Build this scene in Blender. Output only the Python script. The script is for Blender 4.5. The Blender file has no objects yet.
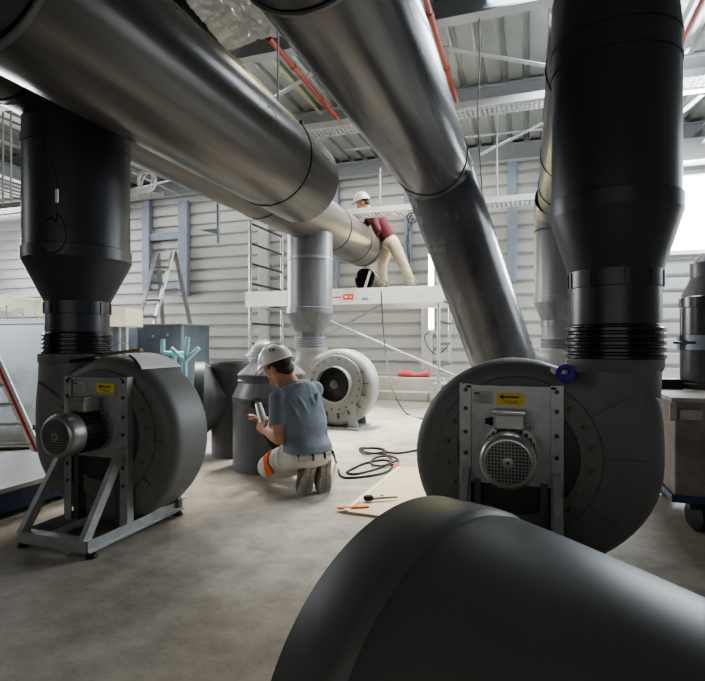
import bpy, bmesh, math, random
from mathutils import Vector, Matrix, Quaternion, noise as mnoise
random.seed(7)
PI = math.pi
S = bpy.context.scene
COL = S.collection
YAW = math.radians(18.5); CS, SN = math.cos(YAW), math.sin(YAW)
F = 525.0; CX, CY = 352.5, 343.0; H = 1.0

# ---- dimensions read off the photograph: pixel + depth (or plane) -> place in the hall --------------------------
def P(px, py, z):
    u = (px - CX) / F * z
    return Vector((u * CS - z * SN, z * CS + u * SN, H + (CY - py) / F * z))
def PY(px, py, Y):
    return P(px, py, Y / (CS + SN * (px - CX) / F))
def PZ(px, py, Z):
    return P(px, py, (Z - H) * F / (CY - py))
def PFL(px, py):
    return PZ(px, py, 0.0)
FWD = Vector((-SN, CS, 0)); RGT = Vector((CS, SN, 0)); UP = Vector((0, 0, 1))

# ---- materials -------------------------------------------------------------------------------------------------
def mat(name, c, rough=0.5, metal=0.0, c2=None, scale=6.0, stretch=(1, 1, 1), amt=0.5, rvar=0.1, bump=0.0, bscale=None,
        spec=None, emit=None, estr=0.0, detail=5.0, coat=0.0, lo=0.35, hi=0.7):
    m = bpy.data.materials.new(name); m.use_nodes = True
    nt = m.node_tree; N = nt.nodes; L = nt.links
    b = N['Principled BSDF']
    b.inputs['Roughness'].default_value = rough; b.inputs['Metallic'].default_value = metal
    b.inputs['Base Color'].default_value = (*c, 1)
    if spec is not None: b.inputs['Specular IOR Level'].default_value = spec
    if coat: b.inputs['Coat Weight'].default_value = coat
    if emit:
        b.inputs['Emission Color'].default_value = (*emit, 1); b.inputs['Emission Strength'].default_value = estr
    if c2 is not None or bump or rvar:
        tc = N.new('ShaderNodeTexCoord'); mp = N.new('ShaderNodeMapping'); mp.inputs['Scale'].default_value = stretch
        L.new(tc.outputs['Object'], mp.inputs['Vector'])
        nz = N.new('ShaderNodeTexNoise'); nz.inputs['Scale'].default_value = scale; nz.inputs['Detail'].default_value = detail
        nz.inputs['Roughness'].default_value = 0.6
        L.new(mp.outputs['Vector'], nz.inputs['Vector'])
        rmp = N.new('ShaderNodeMapRange'); rmp.inputs[1].default_value = lo; rmp.inputs[2].default_value = hi
        L.new(nz.outputs['Fac'], rmp.inputs[0])
        if c2 is not None:
            mx = N.new('ShaderNodeMix'); mx.data_type = 'RGBA'
            mx.inputs[6].default_value = (*c, 1)
            mx.inputs[7].default_value = (*[c[i] + (c2[i] - c[i]) * 1.0 for i in range(3)], 1)
            mu = N.new('ShaderNodeMath'); mu.operation = 'MULTIPLY'; mu.inputs[1].default_value = amt
            L.new(rmp.outputs[0], mu.inputs[0]); L.new(mu.outputs[0], mx.inputs[0]); L.new(mx.outputs[2], b.inputs['Base Color'])
        if rvar:
            rr = N.new('ShaderNodeMapRange'); rr.inputs[3].default_value = max(0.03, rough - rvar); rr.inputs[4].default_value = min(1, rough + rvar)
            L.new(rmp.outputs[0], rr.inputs[0]); L.new(rr.outputs[0], b.inputs['Roughness'])
        if bump:
            n2 = nz
            if bscale:
                n2 = N.new('ShaderNodeTexNoise'); n2.inputs['Scale'].default_value = bscale; n2.inputs['Detail'].default_value = 4
                L.new(tc.outputs['Object'], n2.inputs['Vector'])
            bp = N.new('ShaderNodeBump'); bp.inputs['Strength'].default_value = bump; bp.inputs['Distance'].default_value = 0.02
            L.new(n2.outputs['Fac'], bp.inputs['Height']); L.new(bp.outputs['Normal'], b.inputs['Normal'])
    return m

M = {}
M['duct_black'] = mat('black duct plastic', (.038, .042, .054), .36, c2=(.052, .056, .068), scale=4, stretch=(3, 3, .3), amt=.8, rvar=0, lo=.25, hi=.8, detail=2)
M['duct_grey'] = mat('scuffed grey duct plastic', (.085, .082, .076), .27, c2=(.13, .125, .115), scale=4.0, stretch=(5, .25, 5), amt=1, rvar=0, lo=.3, hi=.75, detail=2)
M['duct_blue'] = mat('scuffed blue grey duct plastic', (.045, .047, .054), .24, c2=(.08, .082, .088), scale=4, stretch=(5, .25, 5), amt=1, rvar=0, lo=.3, hi=.75, detail=2)
M['duct_slant'] = mat('mottled blue grey duct plastic', (.05, .052, .06), .25, c2=(.09, .093, .10), scale=3.2, stretch=(1.4, .9, .7), amt=1, rvar=.04, lo=.3, hi=.75, detail=3)
M['duct_run'] = mat('brownish grey duct plastic', (.075, .071, .064), .32, c2=(.115, .108, .097), scale=4, stretch=(5, .25, 5), amt=1, rvar=0, lo=.3, hi=.75, detail=2)
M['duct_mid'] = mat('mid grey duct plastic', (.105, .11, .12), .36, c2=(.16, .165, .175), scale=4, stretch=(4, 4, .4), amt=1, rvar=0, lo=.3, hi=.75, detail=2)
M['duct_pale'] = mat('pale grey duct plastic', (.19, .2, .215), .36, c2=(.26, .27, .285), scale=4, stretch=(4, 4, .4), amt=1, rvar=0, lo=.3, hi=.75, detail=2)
M['weld'] = mat('black weld strap', (.01, .01, .011), .4, rvar=0)
M['fan_dark'] = mat('dark grey fan plastic', (.135, .143, .137), .52, c2=(.165, .173, .166), scale=3, amt=.7, rvar=0, detail=3)
M['reducer_dark'] = mat('charcoal green reducer plastic', (.10, .105, .098), .47, c2=(.125, .13, .121), scale=2.5, amt=.8, rvar=0, detail=3)
M['fan_disc'] = mat('charcoal fan disc', (.045, .047, .048), .5, c2=(.065, .066, .066), scale=6)
M['fan_pale'] = mat('pale grey fan plastic', (.25, .258, .254), .48, c2=(.33, .338, .33), scale=4, amt=.6)
M['rubber'] = mat('black rubber sleeve', (.014, .015, .018), .28, rvar=.04)
M['galv'] = mat('galvanised steel', (.36, .37, .375), .42, metal=.4, c2=(.50, .51, .52), scale=18, amt=.8, rvar=.1)
M['galv_dull'] = mat('dull galvanised sheet', (.30, .33, .35), .5, metal=.45, c2=(.44, .48, .5), scale=4, amt=.8, rvar=.1)
M['alu'] = mat('aluminium', (.42, .43, .43), .4, metal=.8, c2=(.52, .53, .53), scale=10, rvar=.08)
M['alu_motor'] = mat('cast motor aluminium', (.36, .36, .35), .38, metal=.7, c2=(.5, .5, .49), scale=14, rvar=.08)
M['motor_dark'] = mat('dark motor body', (.11, .115, .115), .45, metal=.4, rvar=.08)
M['black'] = mat('matt black', (.012, .012, .013), .6, rvar=.05)
M['hole'] = mat('dark bolt steel', (.09, .09, .09), .4, metal=.6, rvar=0)
M['yellow'] = mat('yellow sticker', (.75, .56, .03), .5, rvar=0)
M['boltcap'] = mat('dull yellow bolt cap', (.23, .22, .06), .5, rvar=0)
M['white_label'] = mat('worn white label', (.42, .42, .41), .5, rvar=0)
M['red'] = mat('red painted pipe', (.30, .045, .025), .5, c2=(.24, .035, .02), scale=8)
M['redlogo'] = mat('orange red print', (.8, .12, .06), .5, rvar=0)
M['white'] = mat('white paint', (.72, .73, .72), .45, c2=(.6, .6, .58), scale=6, amt=.6)
M['cream'] = mat('cream board', (.78, .74, .58), .55, c2=(.7, .66, .5), scale=5, amt=.6)
M['cyan'] = mat('pale turquoise plastic', (.30, .62, .64), .4, rvar=0)
M['steelblue'] = mat('blue grey steel', (.22, .26, .32), .45, metal=.2, c2=(.3, .34, .4), scale=6)
M['darkblue'] = mat('dark blue grey sheet', (.10, .13, .17), .45, metal=.2, c2=(.17, .2, .25), scale=5, amt=.8)
M['blue'] = mat('worn blue paint', (.02, .055, .16), .4, c2=(.03, .03, .04), scale=9, amt=.8)
M['wood'] = mat('pale plywood', (.62, .5, .34), .65, c2=(.72, .61, .45), scale=4, stretch=(1, 9, 1), amt=.8)
M['wood_brown'] = mat('brown timber', (.26, .15, .07), .6, c2=(.36, .22, .11), scale=6, stretch=(1, 8, 1))
M['cardboard'] = mat('white card', (.74, .73, .7), .7, rvar=.05)
M['concrete_block'] = mat('pale concrete', (.5, .47, .41), .85, c2=(.62, .59, .52), scale=5, amt=.9, bump=.2, bscale=30)
M['helmet'] = mat('white helmet shell', (.80, .79, .76), .3, c2=(.6, .58, .52), scale=20, amt=.35, rvar=.05)
M['logo'] = mat('dark print', (.05, .05, .05), .5, rvar=0)
M['skin'] = mat('skin', (.48, .25, .16), .5, c2=(.58, .32, .22), scale=14, amt=.6, rvar=.05)
M['hair'] = mat('dark brown hair', (.018, .012, .009), .55, c2=(.04, .027, .018), scale=60, amt=.8, bump=.4, bscale=90)
M['shirt'] = mat('faded blue cotton', (.18, .22, .26), .9, c2=(.25, .29, .335), scale=7, amt=.7, rvar=.05, bump=.55, bscale=11)
M['trousers'] = mat('pale grey work cloth', (.55, .53, .49), .9, c2=(.66, .64, .6), scale=9, amt=.7, rvar=.05, bump=.55, bscale=12)
M['trousers_beige'] = mat('beige work cloth', (.34, .285, .215), .9, c2=(.46, .40, .31), scale=9, amt=.9, rvar=.05, bump=.7, bscale=12)
M['orange'] = mat('orange cloth patch', (.75, .16, .045), .8, rvar=.05)
M['jacket'] = mat('dark red jacket', (.065, .005, .009), .85, c2=(.10, .009, .013), scale=9, rvar=.05, bump=.25, bscale=22)
M['boot'] = mat('dusty boot leather', (.12, .105, .085), .8, c2=(.27, .245, .2), scale=14, amt=.9, rvar=.05, bump=.2, bscale=40)
M['sole'] = mat('dusty grey boot sole', (.24, .225, .195), .85, c2=(.38, .36, .32), scale=25, amt=.9, rvar=.03, bump=.3, bscale=60)
M['foil'] = mat('crumpled foil', (.30, .30, .29), .34, metal=.8, c2=(.42, .42, .40), scale=5, amt=.6, rvar=.06, bump=.3, bscale=12)
M['beam'] = mat('grey painted steel beam', (.36, .38, .40), .5, metal=.2, c2=(.44, .46, .48), scale=3, amt=.6)
M['roof'] = mat('galvanised roof deck', (.30, .32, .30), .42, metal=.45, c2=(.38, .40, .38), scale=2.5, amt=.7, rvar=.1)
M['deckrail'] = mat('pale yellow zinc strip', (.46, .44, .28), .4, metal=.4, rvar=.05)
M['cladding'] = mat('pale grey metal cladding', (.45, .455, .445), .42, metal=.25, c2=(.52, .525, .515), scale=1.2, amt=.8, rvar=.08)
M['cart'] = mat('scratched grey cart plate', (.16, .12, .105), .6, c2=(.34, .33, .32), scale=5, amt=.7, bump=.1, bscale=30)
M['cart_pale'] = mat('paint stained cart top', (.42, .40, .38), .6, c2=(.28, .2, .18), scale=9, amt=.6)
M['purple'] = mat('violet blue tape', (.09, .07, .42), .35, rvar=0)
M['cable'] = mat('black cable', (.02, .02, .022), .5, rvar=0)
M['cable_grey'] = mat('grey cable', (.05, .048, .044), .5, rvar=0)
M['tube_lamp'] = mat('lit fluorescent tube', (1, 1, 1), .4, rvar=0, emit=(1, .86, .42), estr=55)
M['ceil_lamp'] = mat('lit ceiling tube', (1, 1, 1), .4, rvar=0, emit=(1, .98, .92), estr=5)
M['tool_grey'] = mat('silver tool casing', (.62, .62, .6), .35, metal=.5, rvar=.05)
M['redstripe'] = mat('red ladder stripe', (.42, .03, .03), .5, rvar=0)
M['redrag'] = mat('pinkish red cloth', (.6, .12, .13), .8, rvar=.05)
def pane_mat():
    m = bpy.data.materials.new('bright overcast pane'); m.use_nodes = True
    b = m.node_tree.nodes['Principled BSDF']
    b.inputs['Base Color'].default_value = (.85, .9, .95, 1); b.inputs['Roughness'].default_value = .3
    b.inputs['Emission Color'].default_value = (.88, .94, 1, 1); b.inputs['Emission Strength'].default_value = 9
    return m
M['pane'] = pane_mat()

def floor_mat():
    m = bpy.data.materials.new('dusty concrete floor'); m.use_nodes = True
    nt = m.node_tree; N = nt.nodes; L = nt.links; b = N['Principled BSDF']
    tc = N.new('ShaderNodeTexCoord')
    def nz(sc, det, rough=.6):
        n = N.new('ShaderNodeTexNoise'); n.inputs['Scale'].default_value = sc; n.inputs['Detail'].default_value = det
        n.inputs['Roughness'].default_value = rough; L.new(tc.outputs['Object'], n.inputs['Vector']); return n
    a = nz(.9, 6); c = nz(5, 8, .7); d = nz(42, 3)
    r1 = N.new('ShaderNodeValToRGB'); r1.color_ramp.elements[0].position = .32; r1.color_ramp.elements[1].position = .68
    r1.color_ramp.elements[0].color = (.33, .295, .245, 1); r1.color_ramp.elements[1].color = (.54, .50, .425, 1)
    L.new(a.outputs['Fac'], r1.inputs['Fac'])
    r2 = N.new('ShaderNodeValToRGB'); r2.color_ramp.elements[0].position = .36; r2.color_ramp.elements[1].position = .62
    r2.color_ramp.elements[0].color = (.66, .65, .63, 1); r2.color_ramp.elements[1].color = (1.05, 1.05, 1.05, 1)
    L.new(c.outputs['Fac'], r2.inputs['Fac'])
    r3 = N.new('ShaderNodeValToRGB'); r3.color_ramp.elements[0].position = .28; r3.color_ramp.elements[1].position = .42
    r3.color_ramp.elements[0].color = (.75, .74, .72, 1); r3.color_ramp.elements[1].color = (1, 1, 1, 1)
    L.new(d.outputs['Fac'], r3.inputs['Fac'])
    m1 = N.new('ShaderNodeMix'); m1.data_type = 'RGBA'; m1.blend_type = 'MULTIPLY'; m1.inputs[0].default_value = 1
    L.new(r1.outputs['Color'], m1.inputs[6]); L.new(r2.outputs['Color'], m1.inputs[7])
    m2 = N.new('ShaderNodeMix'); m2.data_type = 'RGBA'; m2.blend_type = 'MULTIPLY'; m2.inputs[0].default_value = .7
    L.new(m1.outputs[2], m2.inputs[6]); L.new(r3.outputs['Color'], m2.inputs[7])
    L.new(m2.outputs[2], b.inputs['Base Color'])
    rr = N.new('ShaderNodeMapRange'); rr.inputs[3].default_value = .5; rr.inputs[4].default_value = .8
    L.new(c.outputs['Fac'], rr.inputs[0]); L.new(rr.outputs[0], b.inputs['Roughness'])
    bp = N.new('ShaderNodeBump'); bp.inputs['Strength'].default_value = .15; bp.inputs['Distance'].default_value = .01
    L.new(d.outputs['Fac'], bp.inputs['Height']); L.new(bp.outputs['Normal'], b.inputs['Normal'])
    return m
M['floor'] = floor_mat()

# ---- mesh helpers ----------------------------------------------------------------------------------------------
def tag(o, label=None, cat=None, group=None, kind=None):
    if label: o['label'] = label
    if cat: o['category'] = cat
    if group: o['group'] = group
    if kind: o['kind'] = kind
    return o
def empty(name, loc=(0, 0, 0), rz=0.0, label=None, cat=None, group=None):
    o = bpy.data.objects.new(name, None); o.empty_display_size = .1
    o.location = loc; o.rotation_euler = (0, 0, rz); COL.objects.link(o)
    return tag(o, label, cat, group)
def copy_tree(o, parent=None):
    kids = [c for c in bpy.data.objects if c.parent == o]
    c = o.copy(); COL.objects.link(c)
    if parent: c.parent = parent
    for k in kids: copy_tree(k, c)
    return c
def local(o):
    """world matrix of a thing's empty chain (no scaling)"""
    m = Matrix.Identity(4)
    while o is not None:
        m = (Matrix.Translation(o.location) @ o.rotation_euler.to_matrix().to_4x4()) @ m; o = o.parent
    return m

class MB:
    def __init__(s): s.bm = bmesh.new()
    def _x(s, geom, mtx):
        if mtx is not None: bmesh.ops.transform(s.bm, matrix=mtx, verts=geom)
    def box(s, c, d, rot=None, bev=0.0):
        r = bmesh.ops.create_cube(s.bm, size=1); vs = r['verts']
        for v in vs: v.co = Vector((v.co.x * d[0], v.co.y * d[1], v.co.z * d[2]))
        if bev:
            es = list({e for v in vs for e in v.link_edges})
            g = bmesh.ops.bevel(s.bm, geom=es, offset=bev, segments=2, affect='EDGES', profile=.5)
            vs = list({v for f in g['faces'] for v in f.verts} | {v for v in vs if v.is_valid})
        m = Matrix.Translation(Vector(c))
        if rot is not None: m = m @ (rot if isinstance(rot, Matrix) else Matrix.Rotation(rot, 4, 'Z'))
        s._x(vs, m); return s
    def bar(s, a, b, w, h, up=(0, 0, 1), bev=0.0):
        a, b = Vector(a), Vector(b); d = b - a; x = d.normalized(); u = Vector(up)
        y = u.cross(x)
        if y.length < 1e-4: y = Vector((1, 0, 0)).cross(x)
        y.normalize(); z = x.cross(y)
        R = Matrix((x, y, z)).transposed().to_4x4()
        return s.box((a + b) / 2, (d.length, w, h), R, bev)
    def loft(s, rings, caps=True, close=False):
        """rings: list of lists of points (same length), each a closed loop"""
        R = [[s.bm.verts.new(p) for p in r] for r in rings]
        n = len(R[0])
        pairs = list(zip(R, R[1:])) + ([(R[-1], R[0])] if close else [])
        for a, b in pairs:
            for i in range(n):
                j = (i + 1) % n
                s.bm.faces.new((a[i], a[j], b[j], b[i]))
        if caps and not close:
            s.bm.faces.new(R[0][::-1]); s.bm.faces.new(R[-1])
        return s
    def lathe(s, prof, seg=48, mtx=None, caps=True, ang=(0, 2 * PI)):
        """prof: (r, t) along local z"""
        m = mtx or Matrix.Identity(4)
        rings = []
        for r, t in prof:
            rings.append([m @ Vector((max(r, 1e-4) * math.cos(2 * PI * i / seg), max(r, 1e-4) * math.sin(2 * PI * i / seg), t)) for i in range(seg)])
        return s.loft(rings, caps)
    def sweep(s, path, r, seg=12, caps=True):
        path = [Vector(p) for p in path]; n = len(path)
        rad = r if isinstance(r, (list, tuple)) else [r] * n
        dirs = [(path[i + 1] - path[i]).normalized() for i in range(n - 1)]
        x = dirs[0].orthogonal().normalized(); rings = []
        for i in range(n):
            if i == 0: d = dirs[0]; nrm = d
            elif i == n - 1: d = dirs[-1]; nrm = d
            else: d = dirs[i - 1]; nrm = (dirs[i - 1] + dirs[i]).normalized()
            x = (x - d * x.dot(d)).normalized(); y = d.cross(x)
            ring = []
            for k in range(seg):
                a = 2 * PI * k / seg
                o = x * math.cos(a) * rad[i] + y * math.sin(a) * rad[i]
                den = nrm.dot(d)
                o = o - d * (nrm.dot(o) / max(den, .25))
                ring.append(path[i] + o)
            rings.append(ring)
            if 0 < i < n - 1:
                q = dirs[i - 1].rotation_difference(dirs[i]); x = q @ x
        return s.loft(rings, caps)
    def torus(s, c, R, r, axis=(0, 0, 1), seg=36, ms=8):
        q = Vector((0, 0, 1)).rotation_difference(Vector(axis).normalized()); c = Vector(c); rings = []
        for i in range(seg):
            a = 2 * PI * i / seg
            rings.append([c + q @ Vector(((R + r * math.cos(b)) * math.cos(a), (R + r * math.cos(b)) * math.sin(a), r * math.sin(b))) for b in [2 * PI * k / ms for k in range(ms)]])
        return s.loft(rings, close=True)
    def sphere(s, c, r, seg=16, sc=(1, 1, 1), rot=None):
        g = bmesh.ops.create_uvsphere(s.bm, u_segments=seg, v_segments=max(8, seg // 2), radius=r)['verts']
        m = Matrix.Translation(Vector(c))
        if rot is not None: m = m @ rot
        m = m @ Matrix.Diagonal((*sc, 1)); s._x(g, m); return s
    def prism(s, pts, y0, y1, bev=0.0, mtx=None, seg=3):
        """pts: outline (x, z); extruded along local y"""
        a = [s.bm.verts.new((p[0], y0, p[1])) for p in pts]; b = [s.bm.verts.new((p[0], y1, p[1])) for p in pts]
        n = len(pts)
        fa = s.bm.faces.new(a); fb = s.bm.faces.new(b[::-1])
        for i in range(n):
            j = (i + 1) % n; s.bm.faces.new((a[j], a[i], b[i], b[j]))
        vs = a + b
        if bev:
            es = list(fa.edges) + list(fb.edges)
            g = bmesh.ops.bevel(s.bm, geom=es, offset=bev, segments=seg, affect='EDGES', profile=.5)
            vs = list({v for f in g['faces'] for v in f.verts} | {v for v in vs if v.is_valid})
        if mtx is not None: s._x(vs, mtx)
        return s
    def build(s, name, m, parent=None, smooth=40, world=False):
        bmesh.ops.recalc_face_normals(s.bm, faces=s.bm.faces)
        me = bpy.data.meshes.new(name)
        if parent is not None and world:
            bmesh.ops.transform(s.bm, matrix=local(parent).inverted(), verts=s.bm.verts)
        s.bm.to_mesh(me); s.bm.free()
        o = bpy.data.objects.new(name, me); COL.objects.link(o)
        me.materials.append(m if not isinstance(m, str) else M[m])
        if smooth:
            me.polygons.foreach_set('use_smooth', [True] * len(me.polygons)); me.set_sharp_from_angle(angle=math.radians(smooth))
        if parent is not None: o.parent = parent
        return o

def frame(o, z, x=None):
    """matrix with origin o, local z along z"""
    z = Vector(z).normalized(); x = Vector(x) if x is not None else z.orthogonal()
    x = (x - z * x.dot(z)).normalized(); y = z.cross(x)
    m = Matrix((x, y, z)).transposed().to_4x4(); m.translation = Vector(o); return m
def crom(pts, k=6):
    pts = [Vector(p) for p in pts]; out = []
    for i in range(len(pts) - 1):
        p0 = pts[max(i - 1, 0)]; p1 = pts[i]; p2 = pts[i + 1]; p3 = pts[min(i + 2, len(pts) - 1)]
        for j in range(k):
            t = j / k
            out.append(.5 * ((2 * p1) + (p2 - p0) * t + (2 * p0 - 5 * p1 + 4 * p2 - p3) * t * t + (3 * p1 - p0 - 3 * p2 + p3) * t ** 3))
    out.append(pts[-1]); return out

# ---- the setting -----------------------------------------------------------------------------------------------
XL, XR, YB, YF, ZR = -14.0, 4.6, 10.0, -4.0, 4.62
f_ = MB(); f_.box(((XL + XR) / 2, 3.0, -.05), (XR - XL + .4, 14.4, .1)); tag(f_.build('floor', 'floor', smooth=0), kind='structure')

def cladding(x0, x1, z0, z1, axis='x', at=YB, flip=1):
    m = MB(); prof = []; z = z0; pitch = .25
    while z < z1 - .001:
        for dz, d in ((0, 0), (.15, 0), (.168, .05), (.21, .05), (.235, .004)):
            if z + dz < z1: prof.append((z + dz, d))
        z += pitch
    prof.append((z1, 0))
    for (za, da), (zb, db) in zip(prof, prof[1:]):
        if axis == 'x': q = [(x0, at + flip * da, za), (x1, at + flip * da, za), (x1, at + flip * db, zb), (x0, at + flip * db, zb)]
        else: q = [(at + flip * da, x0, za), (at + flip * da, x1, za), (at + flip * db, x1, zb), (at + flip * db, x0, zb)]
        m.bm.faces.new([m.bm.verts.new(p) for p in q])
    return m
WX0, WX1, WZ0, WZ1 = .95, 4.4, 2.50, 3.80
wm = cladding(XL, WX0, .42, ZR)
for a in (cladding(WX0, WX1, .42, WZ0), cladding(WX0, WX1, WZ1, ZR), cladding(WX1, XR, .42, ZR)):
    me_ = bpy.data.meshes.new('tmp'); a.bm.to_mesh(me_); a.bm.free(); wm.bm.from_mesh(me_)
wback = wm.build('wall_back', 'cladding', smooth=0); tag(wback, kind='structure')
tag(cladding(YF, YB, 0, ZR, 'y', XL, -1).build('wall_left', 'cladding', smooth=0), kind='structure')
tag(cladding(YF, YB, 0, ZR, 'y', XR, 1).build('wall_right', 'cladding', smooth=0), kind='structure')
m = MB(); m.box(((XL + XR) / 2, YF - .05, ZR / 2), (XR - XL, .1, ZR)); tag(m.build('wall_front', 'duct_grey', smooth=0), kind='structure')
m = MB(); m.box(((XL + XR) / 2, YB - .04, .21), (XR - XL, .16, .42), bev=.01); tag(m.build('baseboard_back', 'concrete_block', smooth=0), kind='structure')
# window
w = empty('window_1', (0, 0, 0)); tag(w, kind='structure')
m = MB()
for a, b in (((WX0, WZ0), (WX1, WZ0)), ((WX0, WZ1), (WX1, WZ1))): m.box(((a[0] + b[0]) / 2, YB - .01, a[1]), (b[0] - a[0] + .1, .1, .07))
for x in (WX0, WX1): m.box((x, YB - .01, (WZ0 + WZ1) / 2), (.07, .1, WZ1 - WZ0 + .06))
for x in (WX0 + 1.15, WX0 + 2.3): m.box((x, YB - .01, (WZ0 + WZ1) / 2), (.04, .06, WZ1 - WZ0))
m.build('window_frame', 'white', w, smooth=0)
m = MB(); m.box(((WX0 + WX1) / 2, YB + .04, (WZ0 + WZ1) / 2), (WX1 - WX0, .01, WZ1 - WZ0)); m.build('window_pane', 'pane', w, smooth=0)
# wall posts and steel frame at the wall
posts = []
def trim(n, m, mt='steelblue'): return tag(m.build('trim_%d' % n, mt, smooth=0), kind='structure')
tn = 1
def wallpost(px, y0, y1, w=.18, Y=9.93, mt='steelblue'):
    global tn
    a = PY(px, y0, Y); b = PY(px, y1, Y); m = MB(); m.box((a.x, Y, (a.z + b.z) / 2), (w, .12, abs(a.z - b.z)), bev=.008); trim(tn, m, mt); tn += 1
wallpost(147, 201, 291, .2); wallpost(184, 201, 296, .24)
wallpost(264, 225, 398, .22, mt='cladding'); wallpost(512, 160, 282, .17); wallpost(427, 290, 395, .2, mt='cladding'); wallpost(408, 168, 290, .13)
wallpost(334, 120, 300, .2)
a = PY(147, 238, 9.95); b = PY(184, 238, 9.95); m = MB(); m.box(((a.x + b.x) / 2, 9.95, a.z), (b.x - a.x, .1, .16)); m.box(((a.x + b.x) / 2, 9.95, PY(165, 286, 9.95).z), (b.x - a.x, .1, .14)); trim(tn, m); tn += 1
# ceiling: trapezoidal deck, ribs along Y
m = MB(); x = XL
while x < XR:
    prof = ((0, 0), (.17, 0), (.20, .055), (.245, .055), (.275, 0))
    for (a, da), (b, db) in zip(prof, prof[1:]):
        m.bm.faces.new([m.bm.verts.new(p) for p in ((x + a, YF, ZR + da), (x + b, YF, ZR + db), (x + b, YB + .1, ZR + db), (x + a, YB + .1, ZR + da))])
    x += .275
tag(m.build('ceiling', 'roof', smooth=0), kind='structure')
def ibeam(a, b, w=.16, h=.26):
    m = MB(); a, b = Vector(a), Vector(b)
    m.bar(a + UP * (h / 2 - .01), b + UP * (h / 2 - .01), w, .02); m.bar(a - UP * (h / 2 - .01), b - UP * (h / 2 - .01), w, .02); m.bar(a, b, .02, h - .04)
    return m
for Y in (1.4, 3.5, 5.5, 7.6): trim(tn, ibeam((XL, Y, ZR - .15), (XR, Y, ZR - .15)), 'beam'); tn += 1
trim(tn, ibeam((XL, 9.85, ZR - .2), (XR, 9.85, ZR - .2), .14, .3), 'beam'); tn += 1
for X in (-9.2, -5.6, .9, 2.6): trim(tn, ibeam((X, YF, ZR - .42), (X, 9.9, ZR - .42), .16, .26), 'beam'); tn += 1
# diagonal wind braces under the deck
for a, b in ((PZ(262, 106, 4.25), PZ(330, 62, 4.25)), (PZ(440, 47, 4.3), PZ(548, 66, 4.3)), (PZ(345, 150, 4.2), PZ(550, 128, 4.2)), (PZ(480, 155, 4.15), PZ(552, 118, 4.15)), (PZ(655, 135, 4.2), PZ(702, 95, 4.2)), (PZ(132, 190, 4.2), PZ(205, 172, 4.2)), (PZ(132, 172, 4.3), PZ(190, 200, 4.3))):
    m = MB(); m.bar(a, b, .07, .012); trim(tn, m, 'beam'); tn += 1
# small deck strips (yellowish zinc)
for (px, py), X in (((300, 60), -3.05), ((310, 70), -2.35), ((318, 80), -2.1)):
    m = MB(); m.bar((X, 5.3, ZR - .06), (X, 7.9, ZR - .06), .045, .03); trim(tn, m, 'deckrail'); tn += 1

# ---- fans ------------------------------------------------------------------------------------------------------
VOL = [(-33, .398), (0, .402), (45, .418), (90, .440), (135, .463), (180, .489), (205, .508), (225, .527), (240, .545), (250, .556), (260, .560), (270, .560)]
def vol_r(a):
    for (a0, r0), (a1, r1) in zip(VOL, VOL[1:]):
        if a0 <= a <= a1:
            t = (a - a0) / (a1 - a0); return r0 + (r1 - r0) * t
    return .56
FZ = .52
def housing_outline(ow=.56):
    pts = [(.235, .345)]
    a = -22.0
    while a <= 270.01:
        r = vol_r(a) * (1 - (1 - ow / .56) * max(0, a - 150) / 120); t = math.radians(a); pts.append((-math.sin(t) * r, math.cos(t) * r)); a += 5.5
    pts += [(.560, .05), (.557, .14), (.546, .24), (.51, .32), (.45, .345)]
    k = ow / .56; return [(x * k if x > .44 and z > 0 and i > len(pts) - 6 else x, z) for i, (x, z) in enumerate(pts)]
def inset(pts, d):
    n = len(pts); out = []
    for i in range(n):
        a, b, c = (Vector((*pts[(i + k) % n], 0)) for k in (-1, 0, 1))
        n1 = (b - a).normalized(); n2 = (c - b).normalized(); m = Vector((-n1.y - n2.y, n1.x + n2.x, 0)).normalized()
        f = max(.6, m.dot(Vector((-n1.y, n1.x, 0))))
        out.append((b.x + m.x * d / f, b.y + m.y * d / f))
    return out
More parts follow.
